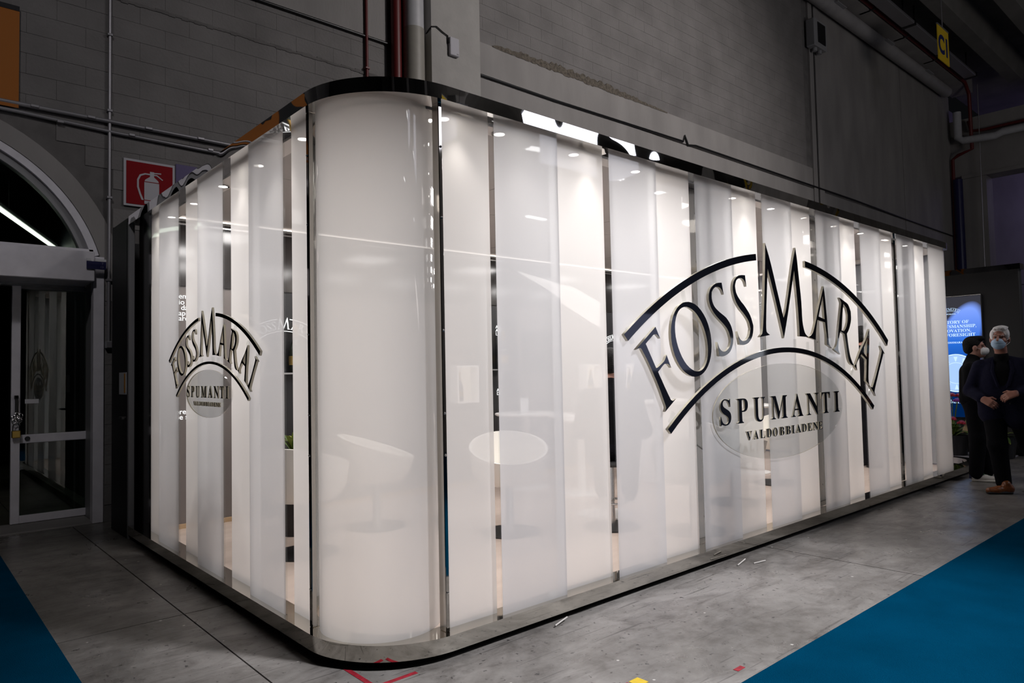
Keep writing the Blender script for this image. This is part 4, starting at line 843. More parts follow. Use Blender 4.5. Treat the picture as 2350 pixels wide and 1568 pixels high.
def wine_glass(x, y, z, label, grp):
    t = thing('wine_glass', (x, y, z), label, 'glass', grp)
    MB().lathe([(.001, 0), (.032, 0), (.03, .004), (.005, .010), (.004, .08), (.02, .10), (.033, .13), (.034, .16), (.028, .19)], (x, y, z), 14).build('bowl', 'glassware', t, True)
def card(x, y, z, label):
    t = thing('table_card', (x, y, z), label, 'card'); part('card', 'paper', t, (x-.055, x+.055, y-.004, y+.004, z, z+.16)); part('stand', 'clear', t, (x-.06, x+.06, y-.03, y+.03, z-.001, z+.006))
high_table(5.15, 5.6, .80, 'round white table at the back, under the dark wall screen'); card(5.08, 5.55, .899, 'white card standing on the round table under the wall screen')
high_table(5.25, 4.9, .80, 'round white table with glasses, in front of the table with the card')
for k, (dx, dy) in enumerate(((.0, .1), (.1, .02), (-.1, -.03), (.05, -.12))): wine_glass(5.25+dx, 4.9+dy, .899, 'clear wine glass on the round white table with glasses', 'wine glasses on the round table')
high_table(4.62, 4.05, .83, 'round white table beside the seated person behind the second gap')
high_table(7.6, 4.4, .80, 'round white table under the glass bulb chandelier')
for dx, dy in ((.08, .05), (-.1, .06), (0, -.12)): wine_glass(7.6+dx, 4.4+dy, .899, 'clear wine glass on the table under the chandelier', 'wine glasses under the chandelier')
# counter behind the fourth gap
ct = thing('bar_counter', (6.3, 4.4, .1), 'low white counter with a pale top behind the middle of the emblem', 'counter'); part('body', 'table_white', ct, (6.2, 6.9, 4.55, 5.0, .098, .95), bev=.01); part('worktop', 'seat_white', ct, (6.15, 6.95, 4.5, 5.05, .95, .99), bev=.006)
# chandelier of glass bulbs
cd = thing('chandelier', (8.35, 4.6, 2.1), 'chandelier of small glass bulbs hanging over the right part of the booth', 'lamp')
MB().tube([(8.35, 4.6, 2.70), (8.35, 4.6, 2.3)], .006, 8).build('cord', 'black', cd); MB().lathe([(.001, 2.3), (.1, 2.3), (.1, 2.32), (.001, 2.32)], (8.35, 4.6, 0), 20).build('canopy', 'steel', cd, True)
for k in range(22):
    a = k*2.4; r = .06+.14*random.random(); z = 1.95+.33*k/22
    MB().ball((8.35+r*math.cos(a), 4.6+r*math.sin(a), z), .017, 8).build('bulb', 'crystal' if k % 2 else 'glassware', cd, True)
def leaves(t, c, n, L, spread, mats, seed, droop=.5):
    rnd = random.Random(seed)
    for k in range(n):
        a = 2*PI*k/n+rnd.random(); el = .3+1.1*rnd.random(); l = L*(.6+.5*rnd.random()); w = .022+.014*rnd.random()
        d = Vector((math.cos(a)*math.cos(el)*spread, math.sin(a)*math.cos(el)*spread, math.sin(el))); side = Vector((-math.sin(a), math.cos(a), 0))
        vs = []; 
        for i in range(5):
            s = i/4; p = Vector(c)+d*l*s+Vector((0, 0, -droop*l*s*s)); ww = w*math.sin(PI*min(.97, s*.86+.12))
            vs += [p-side*ww, p+side*ww]
        mb = MB().add(vs, [[2*i, 2*i+1, 2*i+3, 2*i+2] for i in range(4)]); mb.build('leaf', mats[k % len(mats)], t, True)
pl = thing('potted_plant', (2.42, 5.35, .1), 'grassy potted plant at the foot of the left display column', 'plant')
MB().lathe([(.001, .098), (.12, .098), (.16, .72), (.14, .72), (.13, .68), (.001, .68)], (2.42, 5.35, 0), 20).build('pot', 'black', pl, True); leaves(pl, (2.42, 5.35, .7), 26, .42, 1.0, ['leaf_pale', 'leaf'], 3)

# ================================================================== NEIGHBOUR BLOCK WITH SCREEN
nb = thing('black_display_wall', (12.07, 4.2, 0), 'tall black display wall with a polished steel top edge beyond the booth', 'display wall')
part('body', 'black_wall', nb, (12.0, 12.14, 2.64, 6.2, .0, 2.66), bev=.004)
for b in ((11.96, 12.16, 2.61, 6.2),): part('steel_edge', 'wavy_steel', nb, (b[0], b[1], b[2], b[3], 2.655, 2.735))
part('plinth', 'toe', nb, (11.985, 12.15, 2.63, 6.2, .0, .05))
sc = thing('led_poster', (11.95, 3.5, .6), 'tall lit blue poster screen with white lettering on the black display wall', 'screen')
part('bezel', 'black', sc, (11.94, 11.999, 3.095, 3.875, .52, 2.335), bev=.004); part('top_light_edge', 'steel', sc, (11.938, 11.96, 3.10, 3.87, 2.332, 2.338))
# the lit picture: dark ground, a blue beam of light, a pale seal
m, nt, out = new_mat('poster_picture')
g = nd(nt, 'ShaderNodeNewGeometry'); sx = nd(nt, 'ShaderNodeSeparateXYZ'); nt.links.new(g.outputs['Position'], sx.inputs[0])
def mth(op, a, b=None, cl=False):
    n = nd(nt, 'ShaderNodeMath', operation=op, use_clamp=cl)
    for i, v in enumerate((a, b)):
        if v is None: continue
        if isinstance(v, (int, float)): n.inputs[i].default_value = v
        else: nt.links.new(v, n.inputs[i])
    return n.outputs[0]
yy, zz = sx.outputs[1], sx.outputs[2]
# a beam of light: tilted ellipse, with blue ground below its middle
du = mth('SUBTRACT', 3.45, yy); dv = mth('SUBTRACT', zz, 1.60); CA, SA = math.cos(.42), math.sin(.42)
ru = mth('SUBTRACT', mth('MULTIPLY', du, CA), mth('MULTIPLY', dv, SA)); rv = mth('ADD', mth('MULTIPLY', du, SA), mth('MULTIPLY', dv, CA))
el = mth('ADD', mth('POWER', mth('ABSOLUTE', mth('DIVIDE', ru, .27)), 2), mth('POWER', mth('ABSOLUTE', mth('DIVIDE', rv, .66)), 2))
beam = mth('MULTIPLY', mth('SUBTRACT', 1.12, el, True), 3.0, True)
low = mth('MULTIPLY', mth('MULTIPLY', mth('SUBTRACT', 1.70, zz, True), 4.0, True), mth('MULTIPLY', mth('SUBTRACT', yy, 3.12, True), 8.0, True))
beam = mth('MAXIMUM', beam, low)
rp = nd(nt, 'ShaderNodeValToRGB'); e = rp.color_ramp.elements; e[0].position = .0; e[0].color = (.0, .012, .06, 1); e[1].position = 1; e[1].color = (.22, .36, .95, 1)
x = e.new(.35); x.color = (.004, .05, .30, 1); x = e.new(.62); x.color = (.02, .14, .62, 1)
nt.links.new(mth('DIVIDE', mth('SUBTRACT', zz, .75), 1.45, True), rp.inputs[0])
mx = nd(nt, 'ShaderNodeMix', data_type='RGBA'); nt.links.new(beam, mx.inputs[0]); mx.inputs[6].default_value = (.035, .035, .045, 1); nt.links.new(rp.outputs[0], mx.inputs[7])
em = nd(nt, 'ShaderNodeEmission'); em.inputs[1].default_value = 1.15; nt.links.new(mx.outputs[2], em.inputs[0]); nt.links.new(em.outputs[0], out.inputs[0])
part('picture', 'poster_picture', sc, (11.936, 11.941, 3.105, 3.865, .53, 2.325))
M['poster_seal'] = emit('poster_seal', (.38, .58, 1.0), 1.1); M['poster_text'] = emit('poster_text', (.55, .75, 1.0), 1.2)
def onscreen(me, y, z, mm, nm, sx_=1.0): return link(nm, place(me, Matrix(((0, 0, -1), (-1, 0, 0), (0, 1, 0))), (11.934, y, z)), mm, sc)
for tx, z, sz in (('A STORY OF', 1.925, .066), ('CRAFTSMANSHIP,', 1.860, .066), ('INNOVATION,', 1.796, .066), ('AND FORESIGHT', 1.732, .066), ('FOSSMARAI', 1.628, .040), ('MAT', .735, .072)):
    me = text_mesh(serif(tx), .002, sz, 'CENTER'); onscreen(me, 3.46 if tx != 'MAT' else 3.475, z, 'poster_text', 'poster_text')
n = 40; SY, SZ, SR = 3.46, 1.185, .285
def ring(R): return [(R*math.cos(2*PI*k/n), R*math.sin(2*PI*k/n)) for k in range(n)]
onscreen(fill2d([ring(SR), ring(SR*.93)], .002), SY, SZ, 'poster_text', 'seal_ring'); onscreen(fill2d([ring(SR*.56), ring(SR*.53)], .002), SY, SZ, 'poster_text', 'seal_ring')
onscreen(fill2d([ring(SR*.92)], .001), SY, SZ, 'poster_seal', 'seal_disc')
for k in range(12):
    a = 2*PI*k/12; onscreen(fill2d([[(SR*r*math.cos(a+q), SR*r*math.sin(a+q)) for r, q in ((.6, -.02), (.86, -.11), (.86, .11), (.6, .02))]], .003), SY, SZ, 'poster_text', 'seal_ray')
for k in ('F', 'O', 'S', 'S2', 'M', 'A', 'R', 'A2', 'I'):
    ol = [LETTERS[k]]+([LETTERS[k+'_in']] if k+'_in' in LETTERS else []); s_ = .066
    onscreen(fill2d([[(u*s_, (z-1.5)*s_) for u, z in o] for o in ol], .002), 3.50, 2.115, 'poster_text', 'poster_emblem')
for a in ARCS: onscreen(fill2d([[(u*.066, (z-1.5)*.066) for u, z in a]], .002), 3.50, 2.115, 'poster_text', 'poster_emblem')
me = text_mesh(serif('SPUMANTI'), .002, .026, 'CENTER'); onscreen(me, 3.50, 2.062, 'poster_text', 'poster_emblem')
# flower arrangements at its foot
def bouquet(x, y, label, n, red, seed, sc_=1.0):
    t = thing('flower_arrangement', (x, y, 0), label, 'flowers'); rnd = random.Random(seed)
    MB().lathe([(.001, .012), (.16, .012), (.20, .30), (.18, .30), (.17, .26), (.001, .26)], (x, y, 0), 20).build('planter', 'black', t, True)
    leaves(t, (x, y, .28), n, .55*sc_, 1.0, ['leaf', 'leaf_pale', 'leaf'], seed, .55)
    for k in range(red):
        a = rnd.random()*2*PI; r = .05+.16*rnd.random(); z = .45+.42*sc_*rnd.random(); c = (x+r*math.cos(a)-.05, y+r*math.sin(a), z)
        st = MB().tube([(x, y, .28), ((x+c[0])/2, (y+c[1])/2, (z+.3)/2+.05), c], .006, 5).build('stem', 'leaf', t)
        mb = MB()
        for q in range(9):
            b_ = q*2.4; rr = .012+.004*q; mb.ball((c[0]+rr*math.cos(b_), c[1]+rr*math.sin(b_), c[2]-.003*q), .026, 6, sq=(1, 1, .8))
        mb.build('flower', 'petal_red' if k % 4 else 'petal_violet', t, True)
    return t
b1 = bouquet(11.55, 3.42, 'red and green flower arrangement at the foot of the lit poster screen', 34, 8, 5, 1.1)
mb = MB().add([(11.42, 3.28, .34), (11.40, 3.20, .58), (11.38, 3.10, .66), (11.41, 3.12, .40)], [[0, 1, 2, 3]]); mb.build('kraft_wrap', 'kraft', b1)
bouquet(11.6, 2.86, 'low green flower arrangement by the front corner of the black display wall', 22, 3, 9, .75)

# ================================================================== PEOPLE (smooth bodies grown from limb capsules on a grid)
V3 = lambda p: np.array(p, dtype=np.float32)
def cap(a, b, ra, rb=None, k=.02): return ('c', V3(a), V3(b), ra, ra if rb is None else rb, k)
def ell(c, r, k=.02, rot=None, op='+'): return ('e', V3(c), V3(r), rot, k, op)
def chain_(pts, rs, k=.02): return [cap(pts[i], pts[i+1], rs[i], rs[i+1], k) for i in range(len(pts)-1)]
def sdf_mesh(prims, h):
    lo = np.full(3, 9e9); hi = -lo
    for p in prims:
        if p[0] == 'e' and p[5] == '-': continue
        if p[0] == 'c':
            r = max(p[3], p[4]); lo = np.minimum(lo, np.minimum(p[1], p[2])-r); hi = np.maximum(hi, np.maximum(p[1], p[2])+r)
        else:
            r = p[2].max(); lo = np.minimum(lo, p[1]-r); hi = np.maximum(hi, p[1]+r)
    lo -= 3*h; hi += 3*h; n = np.ceil((hi-lo)/h).astype(int)+1
    F = np.full(n, 1.0, np.float32); ax = [lo[i]+h*np.arange(n[i], dtype=np.float32) for i in range(3)]
    for p in prims:
        if p[0] == 'c': r = max(p[3], p[4]); a = np.minimum(p[1], p[2])-r; b = np.maximum(p[1], p[2])+r; k = p[5]
        else: r = p[2].max(); a = p[1]-r; b = p[1]+r; k = p[4]
        mrg = k+4*h
        i0 = np.maximum(0, np.floor((a-mrg-lo)/h).astype(int)); i1 = np.minimum(n, np.ceil((b+mrg-lo)/h).astype(int)+1)
        X, Y, Z = np.meshgrid(*[ax[i][i0[i]:i1[i]] for i in range(3)], indexing='ij')
        if p[0] == 'c':
            d = p[2]-p[1]; L = float(d@d)+1e-12
            t = np.clip(((X-p[1][0])*d[0]+(Y-p[1][1])*d[1]+(Z-p[1][2])*d[2])/L, 0, 1)
            D = np.sqrt((X-p[1][0]-t*d[0])**2+(Y-p[1][1]-t*d[1])**2+(Z-p[1][2]-t*d[2])**2)-(p[3]+(p[4]-p[3])*t)
        else:
            x, y, z = X-p[1][0], Y-p[1][1], Z-p[1][2]
            if p[3] is not None:
                R = np.array(p[3].to_3x3().transposed(), dtype=np.float32); x, y, z = R[0, 0]*x+R[0, 1]*y+R[0, 2]*z, R[1, 0]*x+R[1, 1]*y+R[1, 2]*z, R[2, 0]*x+R[2, 1]*y+R[2, 2]*z
            q = np.sqrt((x/p[2][0])**2+(y/p[2][1])**2+(z/p[2][2])**2); D = (q-1)*float(p[2].min())
            q2 = np.sqrt((x/p[2][0]**2)**2+(y/p[2][1]**2)**2+(z/p[2][2]**2)**2)+1e-9; D = q*(q-1)/q2
        sl = tuple(slice(i0[i], i1[i]) for i in range(3)); G = F[sl]
        if p[0] == 'e' and p[5] == '-':
            D = -D; hh = np.clip(.5-.5*(G-D)/k, 0, 1); F[sl] = G*(1-hh)+D*hh+k*hh*(1-hh)
        else:
            hh = np.clip(.5+.5*(G-D)/k, 0, 1); F[sl] = G*(1-hh)+D*hh-k*hh*(1-hh)
    # surface nets
    c = [F[dx:n[0]-1+dx, dy:n[1]-1+dy, dz:n[2]-1+dz] for dx in (0, 1) for dy in (0, 1) for dz in (0, 1)]
    neg = sum((q < 0).astype(np.int8) for q in c); act = (neg > 0) & (neg < 8)
    idx = np.argwhere(act); m = len(idx); num = np.full(act.shape, -1, np.int64); num[tuple(idx.T)] = np.arange(m)
    vals = np.stack([q[tuple(idx.T)] for q in c], 1); off = np.array([(a, b, d) for a in (0, 1) for b in (0, 1) for d in (0, 1)], float)
    acc = np.zeros((m, 3)); cnt = np.zeros(m)
    for i in range(8):
        for j in range(i+1, 8):
            if abs(off[i]-off[j]).sum() != 1: continue
            s = (vals[:, i] < 0) != (vals[:, j] < 0); t = vals[:, i]/(vals[:, i]-vals[:, j]+1e-12)
            acc[s] += off[i]+(off[j]-off[i])*t[s][:, None]; cnt[s] += 1
    P = lo+h*(idx+acc/cnt[:, None])
    quads = []
    for a in range(3):
        b, d = (a+1) % 3, (a+2) % 3
        s0 = [slice(1, None)]*3; s0[a] = slice(0, n[a]-1); A = F[tuple(slice(0, n[i]-1) for i in range(3))]
        sh = [slice(0, n[i]-1) for i in range(3)]; sh[a] = slice(1, n[a]); B = F[tuple(sh)]
        cr = np.argwhere((A < 0) != (B < 0)); cr = cr[(cr[:, b] > 0) & (cr[:, d] > 0)]
        fl = A[tuple(cr.T)] < 0
        eb = np.eye(3, dtype=int)[b]; ed = np.eye(3, dtype=int)[d]
        q = np.stack([num[tuple((cr-eb-ed).T)], num[tuple((cr-ed).T)], num[tuple(cr.T)], num[tuple((cr-eb).T)]], 1)
        q[~fl] = q[~fl][:, ::-1]; quads.append(q)
    q = np.concatenate(quads); q = q[(q >= 0).all(1)]
    me = bpy.data.meshes.new('m'); me.vertices.add(m); me.vertices.foreach_set('co', P.ravel())
    me.loops.add(len(q)*4); me.loops.foreach_set('vertex_index', q.ravel()); me.polygons.add(len(q)); me.polygons.foreach_set('loop_start', np.arange(len(q))*4)
    me.update(calc_edges=True); me.polygons.foreach_set('use_smooth', [True]*len(q)); return me
def grow(name, prims, h, m_, parent): return link(name, sdf_mesh(prims, h), m_, parent, True)
def hand(wr, dirv, nrm, side, curl=.6, s=1.0):
    """palm, four fingers and a thumb; dirv wrist->knuckles, nrm out of the back of the hand, side = +1 thumb on lateral +"""
    d = Vector(dirv).normalized(); n = Vector(nrm); n = (n-d*n.dot(d)).normalized(); l = d.cross(n)*side; w = Vector(wr); P = []
    for q in (-.028, -.009, .010, .026): P.append(cap(w+l*q*.7*s, w+d*.075*s+l*q*s, .017*s, .0135*s, .012))
    for i, (q, L) in enumerate(((-.030, .062), (-.0105, .076), (.010, .080), (.029, .070))):
        a = w+d*.078*s+l*q*s; c1, c2 = curl*.7, curl*1.7
        d1 = d*math.cos(c1)-n*math.sin(c1); d2 = d*math.cos(c2)-n*math.sin(c2)
        b = a+d1*L*.52*s; P += [cap(a, b, .0098*s, .0088*s, .004), cap(b, b+d2*L*.5*s, .0088*s, .0068*s, .004)]
    a = w+d*.022*s+l*.026*s; b = a+(d*.6+l*.75-n*.25).normalized()*.042*s; P += [cap(a, b, .0135*s, .0105*s, .010), cap(b, b+(d*.9+l*.15-n*.3).normalized()*.034*s, .0105*s, .008*s, .004)]
    return P
M['skin'] = pbr('skin', (.34, .15, .105), .5, noise=.10, nscale=30); M['skin_pale'] = pbr('skin_pale', (.40, .20, .15), .5, noise=.06, nscale=30)
M['navy_cloth'] = pbr('navy_jacket_cloth', (.010, .010, .024), .95, spec=.1, noise=.15, nscale=50, bump=.3, bscale=14); M['black_cloth'] = pbr('black_cloth', (.005, .005, .006), .95, spec=.1, bump=.3, bscale=14)
M['trouser'] = pbr('black_trouser_cloth', (.006, .006, .008), .95, spec=.1, bump=.4, bscale=11); M['hair_white'] = pbr('white_hair', (.80, .78, .78), .6, noise=.15, nscale=60, bump=.8, bscale=90, stretch=(1, 1, .3))
M['hair_dark'] = pbr('dark_hair', (.004, .0035, .0035), .6, spec=.15, bump=.6, bscale=120); M['mask_blue'] = pbr('pale_blue_mask', (.36, .50, .66), .7, bump=.5, bscale=60, stretch=(.2, .2, 1.5)); M['mask_white'] = pbr('white_mask', (.70, .70, .70), .7)
M['tan_leather'] = pbr('tan_leather', (.21, .065, .018), .35, noise=.25, nscale=25, bump=.2, bscale=60); M['sole'] = pbr('dark_sole', (.02, .02, .025), .6); M['white_leather'] = pbr('white_shoe_leather', (.66, .66, .68), .45)
M['navy_patch'] = pbr('navy_patch', (.03, .035, .09), .5); M['green_lace'] = pbr('green_lace', (.03, .16, .05), .7); M['dark_eye'] = pbr('eye', (.03, .02, .015), .2); M['lip'] = pbr('lip', (.28, .09, .07), .5)

def person(name, loc, rz, label): return thing(name, loc, label, 'person', None, rz)
def shoe(t, heel, toe, z, m_, sole, name='shoe', laces=None):
    a, b = Vector((*heel, z)), Vector((*toe, z)); d = (b-a).normalized(); L = (b-a).length; sd = Vector((-d.y, d.x, 0))
    up_ = [cap(a+d*.045+Vector((0, 0, .045)), a+d*L*.55+Vector((0, 0, .042)), .037, .036, .02), cap(a+d*L*.5+Vector((0, 0, .038)), b-d*.045+Vector((0, 0, .032)), .038, .030, .02),
           cap(a+d*L*.6+sd*.014+Vector((0, 0, .030)), b-d*.05+sd*.012+Vector((0, 0, .028)), .030, .026, .02), cap(a+d*.05+Vector((0, 0, .05)), a+d*.075+Vector((0, 0, .095)), .040, .042, .03)]
    o = grow(name, up_, .006, m_, t)
    so = [cap(a+d*.04+sd*s_+Vector((0, 0, .012)), b-d*.04+sd*s_*1.1+Vector((0, 0, .012)), .013, .013, .02) for s_ in (-.026, -.013, 0, .013, .026)]
    o2 = link('sole', sdf_mesh(so, .006), sole, o, True)
    if laces:
        for k in range(5):
            p = a+d*(L*.42+k*.022)+Vector((0, 0, .092-.007*k))
            MB().tube([p-sd*.024-Vector((0, 0, .012)), p+Vector((0, 0, .004)), p+sd*.024-Vector((0, 0, .012))], .0042, 6).build('lace', laces, o, True, True)
    return o
# ---- older man walking toward the camera; x = to his left (picture right), y = toward the camera
MX, MY = 8.56, 2.065; mrz = math.atan2(-.971, .237)
# local x axis -> camera right (.748,-.664); local y axis -> toward camera is (-.664,-.748): mirror-free needs y = away, so forward is -y
man = person('person', (MX, MY, .004), mrz, 'white-haired man in a navy jacket and pale blue mask, walking with his hands together'); man.scale = (.97, .97, .975)
body = [cap((0, 0.01, .95), (0, 0, 1.15), .10, .10, .06), cap((-.06, .01, 1.24), (.06, .01, 1.24), .085, .085, .05), cap((-.14, .01, 1.325), (.15, .01, 1.335), .045, .045, .05), cap((0, -.005, 1.36), (-.004, -.045, 1.50), .058, .056, .03)]
HC = Vector((-.008, -.045, 1.625))
head = [ell(HC+Vector((0, .012, .012)), (.077, .096, .098), .02), ell(HC+Vector((-.006, -.03, -.075)), (.058, .066, .070), .03), ell(HC+Vector((-.008, -.072, -.098)), (.032, .028, .03), .02),
        cap(HC+Vector((-.014, -.095, .005)), HC+Vector((-.020, -.118, -.032)), .010, .016, .012), cap(HC+Vector((-.050, -.078, .022)), HC+Vector((.030, -.084, .022)), .011, .011, .012),
        ell(HC+Vector((.080, .012, -.022)), (.012, .022, .034), .006), ell(HC+Vector((-.078, .008, -.022)), (.012, .022, .034), .006),
        ell(HC+Vector((-.038, -.094, -.002)), (.015, .012, .010), .008, None, '-'), ell(HC+Vector((.022, -.096, -.002)), (.015, .012, .010), .008, None, '-'),
        ell(HC+Vector((-.042, -.068, -.035)), (.025, .025, .022), .02), ell(HC+Vector((.034, -.070, -.035)), (.025, .025, .022), .02)]
armL = chain_([(-.185, .005, 1.325), (-.275, .0, 1.07), (-.175, -.20, .985)], (.040, .035, .028), .02)
armR = chain_([(.195, .005, 1.335), (.325, -.01, 1.09), (.10, -.20, 1.045)], (.040, .035, .028), .02)
hL = hand((-.172, -.205, .983), (.80, -.45, -.45), (-.35, -.75, .55), -1, .7, 1.02); hR = hand((.105, -.205, 1.045), (-.86, -.32, -.30), (.15, -.75, .62), 1, .75, 1.05)
legs = chain_([(-.085, 0, .90), (-.07, -.05, .50), (-.035, .0, .10)], (.085, .058, .042), .03)+chain_([(.095, 0, .90), (.20, .10, .50), (.30, .34, .13)], (.085, .058, .042), .03)
grow('body', body+head+armL+armR+hL+hR+legs, .0062, 'skin', man)
jk = [cap((-.085, .015, 1.27), (-.080, .0, .98), .128, .142, .06), cap((.085, .015, 1.275), (.09, .0, .98), .128, .145, .06), cap((-.06, -.03, 1.22), (-.06, -.04, 1.0), .10, .115, .06), cap((.06, -.03, 1.22), (.065, -.04, .98), .10, .12, .06),
      cap((-.165, .012, 1.325), (-.06, .01, 1.375), .065, .055, .04), cap((.175, .012, 1.335), (.06, .01, 1.38), .065, .055, .04), cap((-.085, .0, .98), (-.095, .0, .84), .142, .140, .05), cap((.09, .0, .98), (.12, .01, .80), .145, .145, .05)]
jk += chain_([(-.195, .008, 1.32), (-.29, .01, 1.07), (-.195, -.165, .995)], (.076, .066, .052), .03)+chain_([(.205, .008, 1.33), (.335, .0, 1.09), (.155, -.165, 1.05)], (.076, .068, .054), .03)
jk += [ell((-.002, -.20, 1.30), (.072, .115, .19), .012, None, '-'), ell((0, -.06, 1.45), (.068, .085, .075), .02, None, '-')]
jo = grow('jacket', jk, .008, 'navy_cloth', man)
for sgn, pts in ((-1, [(-.075, -.075, 1.385), (-.088, -.125, 1.28), (-.045, -.158, 1.12), (-.03, -.150, 1.10)]), (1, [(.075, -.075, 1.39), (.088, -.125, 1.28), (.045, -.160, 1.12), (.03, -.152, 1.10)])):
    MB().tube(pts, [.012, .017, .014, .006], 8).build('lapel', 'navy_cloth', jo, True, True)
for x, z in ((.05, 1.04), (.055, .94)): MB().ball((x, -.178, z), .010, 8, sq=(1, .5, 1)).build('button', 'black', jo, True, True)
grow('shirt', [cap((-.03, -.035, 1.26), (-.03, -.045, 1.02), .098, .10, .05), cap((.03, -.035, 1.26), (.03, -.045, 1.02), .098, .10, .05), cap((0, -.012, 1.34), (-.002, -.030, 1.43), .082, .066, .04)], .008, 'black_cloth', man)
tro = chain_([(-.088, .0, .92), (-.072, -.05, .50), (-.035, .0, .105)], (.118, .088, .072), .04)+chain_([(.10, .0, .92), (.20, .10, .50), (.295, .33, .16)], (.118, .088, .072), .04)+[cap((-.05, 0, .94), (.06, 0, .94), .125, .125, .05)]
grow('trousers', tro, .008, 'trouser', man)
hr = [ell(HC+Vector((.002, .026, .034)), (.083, .098, .088), .02), ell(HC+Vector((.004, -.040, .098)), (.060, .055, .024), .03), ell(HC+Vector((.060, -.010, .035)), (.026, .062, .058), .02), ell(HC+Vector((-.060, .0, .025)), (.024, .060, .052), .02), ell(HC+Vector((.0, .06, -.03)), (.070, .052, .06), .02),
      ell(HC+Vector((-.014, -.125, .005)), (.064, .092, .080), .010, None, '-'), ell(HC+Vector((.083, -.01, -.045)), (.022, .035, .035), .01, None, '-')]
for k in range(9):
    x = -.05+.0125*k; hr.append(cap(HC+Vector((x, -.078+.3*x*x, .098-6*x*x)), HC+Vector((x+.02, .0, .121-6*x*x)), .007, .010, .006))
grow('hair', hr, .006, 'hair_white', man)
mk = [ell(HC+Vector((-.014, -.052, -.062)), (.066, .074, .060), .01), ell(HC+Vector((-.018, -.098, -.040)), (.030, .032, .030), .02), ell(HC+Vector((-.012, -.082, -.095)), (.042, .040, .028), .02),
      ell(HC+Vector((-.01, .045, -.06)), (.12, .105, .15), .008, None, '-'), ell(HC+Vector((-.01, -.05, .045)), (.12, .12, .052), .006, None, '-')]
mo = grow('face_mask', mk, .005, 'mask_blue', man)
MB().tube([HC+Vector((.052, -.075, -.035)), HC+Vector((.078, -.02, -.015)), HC+Vector((.090, .015, -.005))], .002, 6).tube([HC+Vector((.050, -.07, -.085)), HC+Vector((.078, -.02, -.06)), HC+Vector((.088, .018, -.045))], .002, 6).build('ear_loop', 'mask_white', mo, True, True)
for x in (-.040, .022): MB().ball(HC+Vector((x, -.084, .000)), .0105, 10, sq=(1, .8, .55)).build('eye', 'dark_eye', man, True, True)
for x in (-.042, .024): MB().tube([HC+Vector((x-.018, -.088, .018)), HC+Vector((x, -.094, .024)), HC+Vector((x+.018, -.088, .018))], .0035, 6).build('eyebrow', 'hair_white', man, True, True)
shoe(man, (.055, -.03), (-.205, -.16), 0, 'tan_leather', 'sole'); shoe(man, (.335, .40), (.235, .18), .03, 'tan_leather', 'sole')
# ---- younger man behind him, turned to the picture right
YX, YY = 9.27, 2.50; yrz = math.atan2(-.9655, .26)
yo = person('person', (YX, YY, .004), yrz, 'dark-haired man in black with a white mask and white sneakers, behind the white-haired man'); yo.scale = (.97, .97, .963)
h2 = Vector((.015, .0, 1.575))
body = [cap((-.03, 0, .95), (-.035, 0, 1.2), .09, .09, .06), cap((-.04, .12, 1.32), (-.04, -.12, 1.32), .045, .045, .05), cap((-.03, 0, 1.35), (-.002, 0, 1.48), .056, .054, .03)]
head = [ell(h2+Vector((-.018, 0, .015)), (.098, .076, .10), .02), ell(h2+Vector((.035, 0, -.07)), (.062, .056, .068), .03), cap(h2+Vector((.088, 0, .0)), h2+Vector((.108, 0, -.035)), .010, .015, .012), cap(h2+Vector((.078, -.04, .022)), h2+Vector((.078, .04, .022)), .011, .011, .012),
        ell(h2+Vector((-.005, -.078, -.022)), (.022, .012, .034), .006), ell(h2+Vector((-.005, .078, -.022)), (.022, .012, .034), .006), ell(h2+Vector((.074, 0, -.10)), (.026, .03, .028), .02)]
arm1 = chain_([(-.04, -.175, 1.32), (-.06, -.20, 1.05), (.08, -.16, .90)], (.040, .035, .028), .02); arm2 = chain_([(-.04, .175, 1.32), (-.04, .21, 1.05), (.10, .17, .92)], (.040, .035, .028), .02)
hh = hand((.08, -.16, .90), (.8, .1, -.5), (.3, -.9, .2), 1, .6)+hand((.10, .17, .92), (.8, -.1, -.5), (.3, .9, .2), -1, .6)
legs = chain_([(-.02, -.085, .9), (.0, -.085, .5), (-.035, -.08, .1)], (.085, .058, .042), .03)+chain_([(-.02, .085, .9), (.03, .09, .5), (.07, .10, .1)], (.085, .058, .042), .03)
grow('body', body+head+arm1+arm2+hh+legs, .0065, 'skin_pale', yo)
jk = [cap((-.04, -.07, 1.27), (-.045, -.07, .96), .118, .125, .06), cap((-.04, .07, 1.27), (-.045, .07, .96), .118, .125, .06), cap((-.04, -.16, 1.315), (-.035, -.06, 1.375), .064, .055, .04), cap((-.04, .16, 1.315), (-.035, .06, 1.375), .064, .055, .04), cap((-.028, 0, 1.37), (-.012, 0, 1.435), .085, .072, .03)]
jk += chain_([(-.04, -.18, 1.31), (-.062, -.205, 1.05), (.06, -.165, .92)], (.074, .064, .05), .03)+chain_([(-.04, .18, 1.31), (-.045, .215, 1.05), (.075, .175, .94)], (.074, .064, .05), .03)
grow('jacket', jk, .009, 'black_cloth', yo)
grow('trousers', chain_([(-.02, -.085, .92), (.0, -.085, .5), (-.035, -.08, .085)], (.115, .088, .072), .04)+chain_([(-.02, .085, .92), (.03, .09, .5), (.07, .10, .085)], (.115, .088, .072), .04)+[cap((-.03, -.05, .94), (-.03, .05, .94), .12, .12, .05)], .009, 'trouser', yo)
